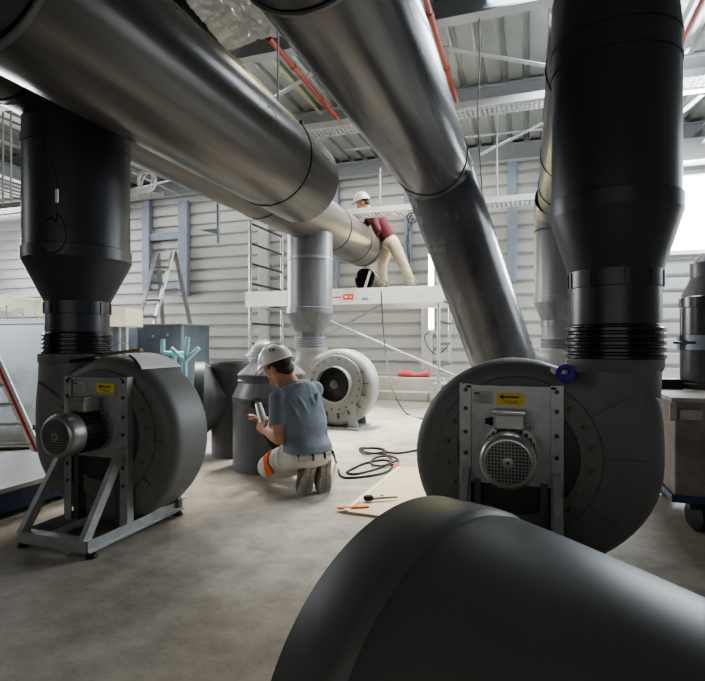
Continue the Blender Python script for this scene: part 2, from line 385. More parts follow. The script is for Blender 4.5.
def fan(name, loc, mx, body, disc, label, group, T=.34, eye=False, ring_r=.296, ow=.56):
    """loc: floor point under the drum's middle; mx = +1 outlet on the right, -1 on the left; front faces -Y"""
    t = empty(name, loc, 0, label, 'fan', group)
    c = Matrix.Translation((0, 0, FZ)) @ Matrix.Diagonal((mx, 1, 1, 1))
    yf = -T / 2
    ol = [(x * 1.022, z * (1.022 if z < .3 or x < .2 else 1)) for x, z in housing_outline(ow)]; B_ = .075; rings = []
    prof = [(B_ * (1 - math.sin(q)), B_ * (1 - math.cos(q))) for q in [PI / 2 * k / 6 for k in range(7)]]
    for ins, dy in [(p[0], p[1]) for p in prof]: rings.append([c @ Vector((x, yf + dy, z)) for x, z in inset(ol, ins)])
    for ins, dy in [(p[0], p[1]) for p in prof[::-1]]: rings.append([c @ Vector((x, -yf - dy, z)) for x, z in inset(ol, ins)])
    m = MB(); m.loft(rings)
    h = m.build('scroll_housing', body, t, smooth=35)
    m = MB(); rings = []
    for z, hw, hd, pw in ((.04, .140, .140, 4), (.14, .158, .160, 4), (.22, .170, .171, 3.6), (.32, .178, .177, 2.6), (.42, .182, .182, 2)):
        ring = []
        for k in range(48):
            q = 2 * PI * k / 48; e = 2 / pw; ca, sa = math.cos(q), math.sin(q)
            ring.append(Vector((mx * ((ow - .170) + ((.40 if mx > 0 else .37) - ow + .170) * min(1, max(0, (z - .06) / .36))) + hw * abs(ca) ** e * math.copysign(1, ca), hd * abs(sa) ** e * math.copysign(1, sa), FZ + z)))
        rings.append(ring)
    m.loft(rings, caps=False); m.build('outlet_transition', body, h, smooth=50)
    for a in (200, 235, 270, 300, 60, 95, 130, 165, 20):
        r0, r1 = .33, vol_r(a if a <= 270 else 270) - .07
        if a == 300: r1 = .52
        q = math.radians(a); d = Vector((-math.sin(q) * mx, 0, math.cos(q)))
        m = MB(); m.bar(Vector((0, yf - .004, FZ)) + d * r0, Vector((0, yf - .004, FZ)) + d * r1, .012, .012, up=(0, 1, 0)); m.build('stiffening_rib', body, h, smooth=0)
    fr = frame((0, yf, FZ), (0, -1, 0))
    m = MB(); m.lathe([(.338, -.01), (.338, .010), (.333, .016), (.25, .016), (.25, .004)], 64, fr); m.build('flange_ring', body, t)
    if not eye:
        m = MB(); m.lathe([(.252, -.01), (.252, .008), (.20, .014), (.02, .014)], 64, fr); m.build('cover_disc', disc, t)
    else:
        m = MB(); m.lathe([(.20, -.005), (.20, .12), (.212, .12), (.212, .0)], 56, fr, caps=False); m.build('inlet_collar', body, t)
        m = MB(); m.lathe([(.253, -.01), (.253, .012), (.20, .016), (.20, -.005)], 56, fr, caps=False); m.build('inlet_plate', body, t)
        m = MB(); m.lathe([(.199, .021), (.13, .024), (.12, .03), (.06, .034), (.02, .034)], 48, fr); m.build('impeller', 'black', t)
        m = MB(); m.lathe([(.05, .03), (.05, .06), (.02, .07)], 24, fr); m.build('impeller_hub', 'motor_dark', t)
    n = 20
    b0 = None
    for k in range(n):
        q = 2 * PI * (k + .5) / n
        p = Vector((math.sin(q) * ring_r, yf - .018, FZ + math.cos(q) * ring_r))
        if b0 is None:
            m = MB(); m.lathe([(.0095, 0), (.0095, .008), (.006, .012), (.005, .02), (.001, .021)], 10, frame((0, 0, 0), (0, -1, 0)))
            b0 = m.build('bolt', 'boltcap' if not eye else 'hole', t); b0.location = p
        else:
            b = b0.copy(); COL.objects.link(b); b.parent = t; b.location = p
    m = MB(); m.lathe([(.183, .88), (.192, .90), (.192, .94), (.180, .94), (.175, .9)], 48, Matrix.Translation((mx * (.40 if mx > 0 else .37), 0, 0))); m.build('outlet_collar', body, t)
    return t

def motor_and_stand(t, mx, T=.34, py_=-.235, sx_=0.0, ox=0.0):
    """front plate on two angle posts, motor, base frame; local to a fan's empty. Front plate plane at y = py_"""
    yb = py_; before = {o for o in bpy.data.objects}
    m = MB(); m.box((0, yb + .012, .61), (.34, .008, .41)); m.box((0, yb + .012, .814), (.36, .03, .01)); pl = m.build('mounting_plate', 'galv', t, smooth=0)
    # sticker with arrow
    m = MB(); m.box((sx_, yb + .0065, .765), (.112, .002, .05)); st = m.build('rotation_sticker', 'yellow', pl, smooth=0); st['label'] = 'yellow sticker with a black arrow'
    m = MB(); s = -1
    m.bar((sx_ - .036, yb + .0045, .773), (sx_ + .036, yb + .0045, .773), .002, .008)
    tip = sx_ + s * .046
    m.prism([(tip, .773), (tip - s * .022, .785), (tip - s * .016, .773), (tip - s * .022, .761)], yb + .0035, yb + .005)
    for k in range(3): m.box((sx_ + .004 * k, yb + .0045, .7565 - .0045 * k), (.06 - .012 * k, .002, .0012))
    m.build('arrow_print', 'logo', pl, smooth=0)
    m = MB(); m.box((-.11, yb + .0065, .768), (.08, .002, .052)); nl = m.build('rating_plate', 'white_label', pl, smooth=0)
    m = MB(); m.box((-.136, yb + .005, .785), (.022, .001, .007))
    for k in range(4): m.box((-.11 + .006 * (k % 2), yb + .005, .775 - k * .009), (.055 - .01 * (k % 3), .001, .0016))
    m.build('plate_print', 'logo', nl, smooth=0)
    for sx in (-1, 1):   # angle posts
        m = MB(); x = sx * .183
        m.box((x, yb, (.825 + .06) / 2), (.045, .006, .765)); m.box((x + sx * .0225, yb + .02, (.825 + .06) / 2), (.006, .045, .765))
        po = m.build('post', 'galv', t, smooth=0)
        for z in (.80, .72, .62, .53, .42, .36, .27):
            m = MB(); m.lathe([(.009, 0), (.009, .006), (.005, .010)], 8, frame((x, yb - .003, z), (0, -1, 0))); m.build('post_bolt', 'hole', po)
        m = MB(); m.bar((sx * .18, yb - .01, .46), (sx * .19, yb - .26, .075), .045, .03, up=(1, 0, 0)); m.build('brace', 'galv', t, smooth=0)
        m = MB(); m.bar((sx * .135, yb + .03, .42), (sx * .135, yb + .03, .06), .05, .03, up=(1, 0, 0)); m.build('inner_upright', 'motor_dark', t, smooth=0)
        m = MB(); m.box((sx * .195, yb + .085, .048), (.04, .70, .006)); m.box((sx * .215, yb + .085, .055), (.006, .70, .055)); m.box((sx * .215, yb + .085, .03), (.03, .70, .006))
        m.build('rail', 'galv', t, smooth=0)
        for yy in (yb - .24, yb + .40):
            m = MB(); m.lathe([(.028, 0), (.03, .006), (.022, .014), (.022, .028), (.012, .03)], 16, Matrix.Translation((sx * .21, yy, 0))); m.build('rubber_foot', 'rubber', t)
    for yy, nm in ((yb - .265, 'crossbar'), (yb + .435, 'crossbar')):
        m = MB(); m.box((0, yy, .055), (.42, .006, .055)); m.box((0, yy + .02, .08), (.43, .05, .006)); m.build(nm, 'galv', t, smooth=0)
    # curved cradle foot under the back of the drum
    m = MB(); m.prism([(-.2, .05), (.24, .05), (.24, .10), (.18, .16), (.1, .10), (-.1, .09), (-.2, .12)], yb + .37, yb + .40); m.build('cradle_plate', 'fan_dark', t, smooth=0)
    # motor
    mz = .55; y0 = yb + .008
    fr = frame((0, y0, mz), (0, -1, 0))
    m = MB(); m.lathe([(.085, 0), (.085, .19), (.07, .20)], 40, fr)
    mo = m.build('motor', 'motor_dark', t)
    m = MB()
    for k in range(26):
        a = 2 * PI * k / 26; d = Vector((math.sin(a), 0, math.cos(a))); c = Vector((0, y0 - .105, mz)) + d * .092
        m.bar(c + Vector((0, .085, 0)), c - Vector((0, .085, 0)), .003, .026, up=d)
    m.build('cooling_fin', 'motor_dark', mo, smooth=0)
    m = MB(); m.lathe([(.112, 0), (.112, .018), (.09, .02)], 40, frame((0, y0, mz), (0, -1, 0))); m.build('motor_flange', 'alu_motor', mo)
    m = MB(); m.lathe([(.106, .165), (.106, .232), (.101, .246), (.092, .253), (.083, .254), (.083, .250), (.02, .249)], 48, fr); cv = m.build('fan_cover', 'alu_motor', mo)
    m = MB(); m.lathe([(.082, .2505), (.012, .2515)], 40, fr); m.build('cover_opening', 'black', cv)
    m = MB(); yy = y0 - .253
    k = -.075
    while k <= .0751:
        w_ = math.sqrt(max(.082 ** 2 - k * k, 0))
        m.box((k, yy, mz), (.0042, .003, 2 * w_)); m.box((0, yy, mz + k), (2 * w_, .003, .0042)); k += .0125
    m.lathe([(.02, .249), (.02, .256), (.008, .257)], 24, fr)
    m.build('grille', 'alu_motor', cv, smooth=0)
    m = MB(); m.lathe([(.006, .256), (.006, .2585)], 12, fr); m.build('cover_screw', 'black', cv)
    m = MB(); m.box((0, y0 - .085, mz + .135), (.12, .10, .065), bev=.008); m.box((0, y0 - .085, mz + .17), (.13, .11, .014), bev=.004); tb = m.build('terminal_box', 'alu_motor', mo, smooth=0)
    m = MB(); m.lathe([(.017, 0), (.017, .02), (.012, .022), (.012, .035)], 14, frame((-.06, y0 - .085, mz + .13), (-1, 0, 0))); m.build('cable_gland', 'black', tb)
    m = MB(); m.torus((.075, y0 - .03, mz + .105), .014, .005, (0, 1, 0), 18, 6); m.build('lifting_eye', 'alu_motor', mo)
    for c in [o for o in bpy.data.objects if o.parent == t and o not in before]: c.location.x += ox
    return mo

FAN_A = (-.045, 2.53, 0)
fa = fan('extractor_fan', FAN_A, 1, 'fan_dark', 'fan_disc', 'dark grey extractor fan with motor facing out, under the right upright duct', None)
motor_and_stand(fa, 1, ox=-.027)
FAN_B = (-2.145, 2.40, 0)
fb = fan('extractor_fan', FAN_B, -1, 'fan_dark', 'fan_disc', 'dark grey extractor fan on a galvanised frame, card sheet on top, left', None, ow=.515)
motor_and_stand(fb, -1, py_=-.225, sx_=.06)
FAN_C = (-2.13, 5.92, 0)
fc = fan('extractor_fan', FAN_C, -1, 'fan_pale', 'fan_disc', 'pale grey fan with open inlet behind the kneeling worker', None, eye=True)
m = MB()
for x in (-.17, .20):
    m.prism([(x - .05, .0), (x + .07, .0), (x + .05, .30), (x - .03, .30)], -.19, -.165); m.prism([(x - .05, .0), (x + .07, .0), (x + .05, .22), (x - .03, .22)], .165, .19)
m.box((.02, 0, .012), (.56, .5, .024)); m.build('pedestal', 'fan_pale', fc, smooth=0)
for k in range(7):
    a = math.radians(-65 - 22 * k); d = Vector((math.sin(-a), 0, math.cos(a))); m = MB(); m.bar(Vector((0, -.18, FZ)) + d * .34, Vector((0, -.18, FZ)) + d * (.385 + .02 * (k % 2)), .012, .05, up=(0, 1, 0)); m.build('clamp_lug', 'motor_dark', fc, smooth=0)
FAN_D = (-.09, 6.45, 0)
fd = fan('extractor_fan', FAN_D, 1, 'fan_pale', 'fan_disc', 'pale grey fan hidden behind the dark right fan, only its top showing', None)
m = MB(); m.box((0, 0, .012), (.56, .5, .024))
for x in (-.2, .2): m.box((x, -.18, .16), (.1, .03, .3)); m.box((x, .18, .16), (.1, .03, .3))
m.build('pedestal', 'fan_pale', fd, smooth=0)

# ---- upright ducts over the fans ---------------------------------------------------------------------------------
def upright(loc, R, rn, zs, path_top, body, label, neck='duct_black', sleeve='rubber', group=None):
    """zs = sleeve bottom, sleeve top, neck top, cone top; path_top: points (relative) the big pipe follows from the cone upward"""
    t = empty('exhaust_duct', loc, 0, label, 'duct', group)
    z0, z1, z2, z3 = zs
    pr = [(rn - .004, z0 - .02)]; n = 5
    for k in range(n):
        a = z0 + (z1 - z0) * k / n; d = (z1 - z0) / n
        pr += [(rn + .004, a), (rn + .016, a + d * .2), (rn + .016, a + d * .6), (rn + .004, a + d * .8)]
    pr += [(rn + .004, z1), (rn - .004, z1 + .01)]
    m = MB(); m.lathe(pr, 56, caps=False); m.build('flexible_sleeve', sleeve, t)
    m = MB(); m.lathe([(rn, z1 - .02), (rn, z2 + .01)], 56, caps=False); m.build('neck', neck, t)
    m = MB(); m.lathe([(rn + .001, z2 - .075), (rn + .005, z2 - .072), (rn + .005, z2 - .003), (rn + .001, z2)], 56, caps=False)
    for k in range(14):
        a = 2 * PI * (k + .3 * math.sin(k * 2.1)) / 14
        m.box((math.cos(a) * (rn + .005), math.sin(a) * (rn + .005), z2 - .04), (.008, .018, .066), Matrix.Rotation(a, 4, 'Z'))
    m.build('neck_collar', neck, t, smooth=30)
    m = MB(); m.lathe([(rn + .004, z2 - .004), (R + .008, z3), (R + .009, z3 + .065), (R, z3 + .07)], 64, caps=False); m.build('reducer_cone', neck, t, smooth=10)
    m = MB(); m.sweep([Vector((0, 0, z3 + .02))] + [Vector(p) for p in path_top], R, 64, caps=False); m.build('pipe', body, t, smooth=25)
    return t
def band(parent, c, axis, R, w=.02, name='weld_band', mt='weld', th=.006):
    m = MB(); m.lathe([(R - .001, -w / 2), (R + th, -w / 2), (R + th, w / 2), (R - .001, w / 2)], 64, frame(c, axis), caps=False); return m.build(name, mt, parent, smooth=30)

# right duct (over the near right fan): gored elbow, then a run to the back
ZA = 2.56
dx = FAN_A[0] + .40
ua = upright((dx, FAN_A[1], 0), .255, .183, (.93, 1.075, 1.31, 1.55), [(0, 0, 2.30), (0, .07, 2.50), (0, .30, 2.60), (0, .6, 2.60), (0, 3.60, 2.60)], 'duct_black',
             'black upright duct rising from the dark right fan and turning back overhead')
band(ua, (0, 0, 2.285), (0, 0, 1), .255, .012, 'seam_band', 'duct_black', .004)
band(ua, (0, 0, 2.18), (0, 0, 1), .255, .012, 'seam_band', 'duct_black', .004)
band(ua, (0, .75, 2.60), (0, 1, 0), .255); band(ua, (0, 2.2, 2.60), (0, 1, 0), .255); band(ua, (0, 3.1, 2.60), (0, 1, 0), .255)
# far right duct, elbow forward to meet it
ud = upright((FAN_D[0] + .42, FAN_D[1], 0), .262, .185, (.93, 1.06, 1.26, 1.46), [(0, 0, 2.30), (0, -.07, 2.50), (0, -.29, 2.60)], 'duct_mid',
             'grey upright duct far behind the black right duct, by the cladding wall', neck='duct_mid', sleeve='duct_mid')
band(ud, (0, 0, 2.28), (0, 0, 1), .262, .02)
# left duct and the run over it
XP2, ZP2, RP2 = -2.53, 2.55, .31
ub = upright((XP2 + .035, FAN_B[1], 0), .283, .170, (.94, 1.06, 1.24, 1.47), [(0, 0, 2.33)], 'duct_black', 'black upright duct on the left fan with a dark cord hanging on it')
band(ub, (0, 0, 2.13), (0, 0, 1), .283, .05, 'collar_band', 'duct_black', .006)
uc = upright((XP2, FAN_C[1], 0), .275, .172, (.93, 1.08, 1.13, 1.36), [(0, 0, 2.33)], 'duct_mid', 'grey upright duct over the pale open fan, below the overhead run', neck='duct_mid', sleeve='duct_pale')
band(uc, (0, 0, 2.02), (0, 0, 1), .275, .03, 'collar_band', 'duct_pale', .006)

p2 = empty('overhead_duct', (XP2, 0, ZP2), 0, 'long overhead duct running back from the left upright, lit yellow at its far end', 'duct')
m = MB(); m.sweep([(0, 1.45, 0), (0, 8.1, 0)], RP2, 64, caps=False); m.build('pipe', 'duct_run', p2)
for y in (1.98, 4.66, 6.6, 7.55): band(p2, (0, y, 0), (0, 1, 0), RP2)
band(p2, (0, 8.05, 0), (0, 1, 0), RP2, .1, 'end_collar', 'duct_black')
m = MB(); m.sweep([(0, 2.02, 0), (0, 2.65, 0)], RP2 + .004, 64, caps=False); m.build('saddle_tee', 'duct_black', p2)

p1a = P(297, 178, 4.12)
XP1, ZP1, RP1 = -1.75, 2.31, .33
p1 = empty('overhead_duct', (XP1, 0, ZP1), 0, 'big grey overhead duct across the upper left with a thin black strap near its end', 'duct')
m = MB(); m.sweep([(0, 1.28, 0), (0, 3.90, 0)], RP1, 72, caps=False); m.build('pipe', 'duct_grey', p1)
m = MB(); m.sweep([(0, 1.28, 0), (0, .95, .03), (-.05, .7, .2), (-.1, .58, .5), (-.1, .55, 1.1)], RP1, 72, caps=False); m.build('elbow', 'duct_black', p1)
band(p1, (0, 1.28, 0), (0, 1, 0), RP1, .02, 'joint_ring', 'duct_mid', .012)
st1 = band(p1, (0, 3.36, 0), (0, 1, 0), RP1, .014)
m = MB(); m.box((RP1 * .75, 3.36, RP1 * .68), (.03, .02, .03)); m.build('strap_clip', 'weld', st1, smooth=0)
def handmark(parent, strokes, axis_pt, R, name, mt='logo', w=.006):
    """hand-drawn strokes wrapped on a pipe running along Y: stroke points (angle deg from +x toward +z, y)"""
    m = MB()
    for s in strokes:
        pts = [Vector((math.cos(math.radians(a)) * (R + .001), y, math.sin(math.radians(a)) * (R + .001))) for a, y in s]
        for p, q in zip(pts, pts[1:]): m.bar(p, q, w, .002, up=(p + q) / 2 * Vector((1, 0, 1)) if False else Vector((p.x + q.x, 0, p.z + q.z)))
    return m.build(name, mt, parent, smooth=0)
M['chalk'] = mat('faint dark hand marking', (.06, .06, .062), .5, rvar=0)
handmark(p1, [[(10, 2.62), (-6, 2.64)], [(10, 2.72), (-6, 2.68)], [(10, 2.72), (12, 2.78), (6, 2.82), (0, 2.76), (-6, 2.76)], [(-6, 2.76), (-6, 2.86)]], None, RP1, 'hand_marking', 'chalk', .008)

XP3, ZP3, RP3 = -.80, 2.58, .32
b3 = P(437, 172, 4.75)
e3 = P(503, 362, 5.35)
d3 = (e3 - b3).normalized(); end3 = b3 + d3 * ((b3.z - .30) / -d3.z)
p3 = empty('overhead_duct', (XP3, 0, ZP3), 0, 'shiny grey duct crossing from top centre and slanting down behind the right fan', 'duct')
o3 = Vector((XP3, 0, ZP3))
j1 = Vector((0, b3.y - .30, 0)); j2 = (b3 + d3 * .04) - o3
m = MB(); m.sweep([(0, 1.84, .0), j1], RP3, 72, caps=False); m.build('pipe', 'duct_blue', p3)
m = MB(); m.sweep([j1, j1 + Vector((0.0, .16, -.01)), j2], RP3, 72, caps=False); m.build('elbow', 'duct_blue', p3, smooth=20)
m = MB(); m.sweep([j2, j2 + d3 * .55, end3 - o3], RP3, 72, caps=False); m.build('slanting_pipe', 'duct_slant', p3)
band(p3, j1, (0, 1, 0), RP3, .022); band(p3, j2, d3, RP3, .014); band(p3, j2 + d3 * .55, d3, RP3, .012, 'seam_band', 'duct_blue', .003)
band(p3, j2 + d3 * .62, d3, RP3, .01, 'seam_band', 'duct_blue', .003); band(p3, e3 - o3 - d3 * .12, d3, RP3, .01, 'seam_band', 'duct_blue', .003)
m = MB(); m.sweep([(0, 1.84, 0), (0, 1.55, .02), (0, 1.3, .16), (0, 1.15, .5), (0, 1.1, 1.0)], RP3, 72, caps=False); m.build('rising_elbow', 'duct_black', p3)
band(p3, (0, 1.84, 0), (0, 1, 0), RP3, .018, 'joint_ring', 'duct_mid', .012)
# a stub socket that carries the slanting duct on the floor
m = MB(); q = end3 - o3; m.sweep([q - d3 * .02, q + d3 * .10, Vector((q.x + d3.x * .25, q.y + .03, -ZP3))], [RP3 + .01, RP3 + .01, RP3 + .01], 48, caps=False); m.build('floor_socket', 'duct_blue', p3)

# threaded rods holding the overhead ducts
def rod(p, top=ZR - .02, parent=None):
    m = MB(); m.sweep([p, Vector((p[0], p[1], top))], .006, 8); return m
for par, y, s in ((p1, 3.5, .0),):
    R = RP1 if par is p1 else RP2; Z = par.location.z
    m = MB(); m.sweep([(s, y, R - .01), (s, y, ZR - Z - .03)], .008, 8); rd = m.build('hanger_rod', 'white', par)
    m = MB(); m.lathe([(.014, 0), (.014, .02)], 6, Matrix.Translation((s, y, R))); m.build('rod_nut', 'galv', rd, smooth=0)

# ---- the big reducer lying in the foreground ---------------------------------------------------------------------
yaw_, R0, L1, R2, L2, pit = .748, .354, .121, .22, .731, .032
A0 = RGT * .115 + FWD * .976 + UP * R0
dd = (RGT * math.sin(yaw_) - FWD * math.cos(yaw_)) * math.cos(pit) + UP * math.sin(pit)
fg = empty('duct_reducer', (A0.x, A0.y, 0), 0, 'huge dark grey duct reducer lying on the floor in the foreground, bottom right', 'duct')
fgm = frame(A0 - Vector((A0.x, A0.y, 0)), dd)
m = MB(); m.lathe([(R0 - .012, -.0), (R0 - .004, 0), (R0, .004), (R0, L1 - .02), (R0 - .001, L1), (R0 - .012, L1 + .010)], 128, fgm, caps=False); m.build('collar', 'reducer_dark', fg, smooth=50)
pr = [(R0 - .012, L1 + .010), (R0 - .009, L1 + .03)]
for k in range(1, 13):
    t = k / 12; pr.append((R0 - .009 + (R2 - R0 + .009) * (t ** 1.12), L1 + .03 + (L2 - .03) * t))
pr.append((R2, L1 + L2 + .12))
m = MB(); m.lathe(pr, 128, fgm, caps=False); m.build('cone', 'reducer_dark', fg, smooth=50)

# ---- standing ducts on the floor ---------------------------------------------------------------------------------
zr = 4.27; c0 = P(272, 475, zr); c0.z = 0
rd = empty('duct_reducer', c0, 0, 'dark grey duct reducer standing upright in front of the kneeling worker', 'duct')
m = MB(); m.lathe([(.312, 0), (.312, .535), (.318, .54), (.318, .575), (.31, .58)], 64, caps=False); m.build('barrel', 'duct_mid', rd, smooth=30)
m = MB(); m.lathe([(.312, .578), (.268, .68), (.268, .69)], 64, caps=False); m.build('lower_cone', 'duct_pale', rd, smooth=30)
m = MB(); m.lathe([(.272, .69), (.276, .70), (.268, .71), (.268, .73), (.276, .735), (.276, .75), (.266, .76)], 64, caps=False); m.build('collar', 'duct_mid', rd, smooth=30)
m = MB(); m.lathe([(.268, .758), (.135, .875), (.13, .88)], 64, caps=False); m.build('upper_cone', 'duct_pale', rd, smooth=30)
m = MB(); m.lathe([(.13, .878), (.13, .925), (.12, .925), (.12, .88)], 48, caps=False); m.build('neck', 'duct_mid', rd, smooth=30)

zt = 4.72; c1 = P(233, 455, zt); c1.z = 0
te = empty('tee_duct', c1, 0, 'dark grey tee duct with flared side branch, between the left fan and the standing reducer', 'duct')
m = MB(); m.lathe([(.19, 0), (.19, .80), (.198, .805), (.198, .83), (.18, .83), (.18, .78)], 56, caps=False); m.build('barrel', 'duct_mid', te, smooth=30)
bd = (RGT * -.93 - FWD * .25 + UP * 0.02).normalized()
m = MB(); m.lathe([(.15, .0), (.20, .10), (.33, .25), (.33, .33), (.32, .33), (.30, .24)], 56, frame((0, 0, .50), bd), caps=False); m.build('side_branch', 'duct_mid', te, smooth=30)

# ---- white hard hat on the reducer ------------------------------------------------------------------------------
def hat(parent, mtx, name='helmet', s=1.0):
    m = MB(); seg = 40; rings = []
    for k in range(9):
        t = k / 8 * PI / 2 * .985
        r = math.cos(t); z = math.sin(t)
        rings.append([mtx @ Vector((math.cos(2 * PI * i / seg) * .128 * r * s, math.sin(2 * PI * i / seg) * .108 * r * s, z * .125 * s)) for i in range(seg)])
    m.loft(rings[::-1])
    # brim: narrow at the back, peak in front (+x)
    a, b, c = [], [], []
    for i in range(seg):
        q = 2 * PI * i / seg; fx = max(0, math.cos(q)); w = 1.06 + .34 * fx ** 2.2
        a.append(mtx @ Vector((math.cos(q) * .127 * s, math.sin(q) * .107 * s, .012 * s)))
        b.append(mtx @ Vector((math.cos(q) * .127 * s * w, math.sin(q) * .107 * s * (1.06 + .1 * fx), (-.004 - .022 * fx ** 2) * s)))
        c.append(mtx @ Vector((math.cos(q) * .123 * s * (w - .02), math.sin(q) * .103 * s * (1.04 + .1 * fx), (-.010 - .022 * fx ** 2) * s)))
    m.loft([a, b, c], caps=False)
    # crown ridge
    rid = []
    for k in range(11):
        t = -.8 + 1.6 * k / 10
        rid.append(mtx @ Vector((math.sin(t) * .124 * s, 0, math.cos(t) * .125 * s)))
    m.sweep(rid, .012 * s, 8)
    return m.build(name, 'helmet', parent, smooth=50)
hp = c0 + Vector((0, 0, .925))
hh = empty('hard_hat', hp + RGT * -.07, 0, 'white hard hat resting on the neck of the standing duct reducer', 'helmet')
ho = hat(hh, frame((0, 0, -.01), (.12, -.1, 1), RGT * -1 - FWD * .3), 'shell', .82)

# ---- people -----------------------------------------------------------------------------------------------------
def remesh(mb, name, mt, parent, vox=.009, sm=6):
    bmesh.ops.recalc_face_normals(mb.bm, faces=mb.bm.faces)
    me = bpy.data.meshes.new(name + '_src')
    if parent is not None: bmesh.ops.transform(mb.bm, matrix=local(parent).inverted(), verts=mb.bm.verts)
    mb.bm.to_mesh(me); mb.bm.free()
    o = bpy.data.objects.new(name, me); COL.objects.link(o)
    r = o.modifiers.new('r', 'REMESH'); r.mode = 'VOXEL'; r.voxel_size = vox; r.use_smooth_shade = True
    s = o.modifiers.new('s', 'SMOOTH'); s.factor = .5; s.iterations = sm
    dg = bpy.context.evaluated_depsgraph_get(); dg.update()
    new = bpy.data.meshes.new_from_object(o.evaluated_get(dg)); o.modifiers.clear(); o.data = new
    new.materials.clear(); new.materials.append(M[mt]); new.polygons.foreach_set('use_smooth', [True] * len(new.polygons))
    if parent is not None: o.parent = parent
    return o
def limb(mb, pts, rad, seg=14):
    """a tapered limb with round ends"""
    pts = [Vector(p) for p in pts]
    mb.sweep(pts, rad, seg)
    for p, r in zip(pts, rad): mb.sphere(p, r * .995, 12)
def ell(mb, c, ax, ay, az, rx, ry, rz):
    R = Matrix((Vector(ax).normalized(), Vector(ay).normalized(), Vector(az).normalized())).transposed().to_4x4()
    mb.sphere(c, 1, 20, (rx, ry, rz), R)
def slabs(mb, secs, seg=24, pw=2.4):
    """torso sections: (centre, right vec, front vec, half width, half depth)"""
    rings = []
    for c, r, f, w, d in secs:
        r = Vector(r).normalized(); f = Vector(f).normalized(); ring = []
        for k in range(seg):
            a = 2 * PI * k / seg; ca, sa = math.cos(a), math.sin(a)
            e = 2 / pw
            ring.append(Vector(c) + r * (abs(ca) ** e * math.copysign(1, ca) * w) + f * (abs(sa) ** e * math.copysign(1, sa) * d))
        rings.append(ring)
    mb.loft(rings)
def head_parts(mb, c, fwd, up):
    """skull, jaw, nose, ears, brow; c = head centre (between the ears)"""
    fwd = Vector(fwd).normalized(); up = Vector(up); up = (up - fwd * up.dot(fwd)).normalized(); rt = fwd.cross(up)
    ell(mb, c + up * .025, fwd, rt, up, .098, .077, .095)
    ell(mb, c + fwd * .03 - up * .045, fwd, rt, up, .062, .056, .07)
    ell(mb, c + fwd * .058 - up * .095, fwd, rt, up, .03, .035, .022)
    limb(mb, [c + fwd * .088 + up * .012, c + fwd * .112 - up * .03], [.010, .016], 8)
    for s in (-1, 1):
        ell(mb, c + rt * s * .078 - up * .012 - fwd * .005, fwd, rt, up, .020, .010, .034)
        ell(mb, c + fwd * .078 + rt * s * .03 + up * .022, fwd, rt, up, .014, .02, .008)
        ell(mb, c + fwd * .068 + rt * s * .036 - up * .03, fwd, rt, up, .02, .022, .02)
    ell(mb, c + fwd * .086 - up * .062, fwd, rt, up, .012, .024, .006)
    ell(mb, c + fwd * .085 - up * .073, fwd, rt, up, .012, .02, .007)
    return fwd, rt, up
def eyes(parent, c, fwd, rt, up):
    m = MB()
    for s in (-1, 1): m.sphere(c + fwd * .081 + rt * s * .031 + up * .006, .011, 12)
    m.build('eyes', 'white', parent, world=True)
    m = MB()
    for s in (-1, 1): m.sphere(c + fwd * .0895 + rt * s * .031 + up * .006, .005, 10)
    m.build('irises', 'black', parent, world=True)
def hand_parts(mb, wrist, fdir, palm_n, side, curl=.9, spread=.16, s=1.0):
    """wrist point, direction of the fingers, direction the palm faces, side: direction of the thumb"""
    f = Vector(fdir).normalized(); n = Vector(palm_n); n = (n - f * n.dot(f)).normalized(); t = Vector(side); t = (t - f * t.dot(f) - n * t.dot(n)).normalized()
    ell(mb, wrist + f * .048 * s, f, t, n, .054 * s, .043 * s, .017 * s)
    for k, (L, off) in enumerate(((.072, .033), (.08, .011), (.075, -.011), (.06, -.031))):
        p = wrist + f * .088 * s + t * off * s; d = (f + t * off * spread * 8).normalized(); pts = [p]
        for j, sg in enumerate((.44, .32, .24)):
            a = curl * (.55 + .1 * k) * (j + .6) / 1.6
            dj = (d * math.cos(a) + n * math.sin(a)).normalized(); pts.append(pts[-1] + dj * L * sg * s * 1.05)
        limb(mb, pts, [.0098 * s, .0092 * s, .0086 * s, .0075 * s], 8)
    p = wrist + f * .028 * s + t * .036 * s
    q = p + (f * .55 + t * .75 + n * .35).normalized() * .036 * s; r = q + (f * .85 + t * .15 + n * .5).normalized() * .032 * s; u = r + (f * .85 - t * .15 + n * .55).normalized() * .024 * s
    limb(mb, [p, q, r, u], [.014 * s, .0115 * s, .0105 * s, .009 * s], 8)
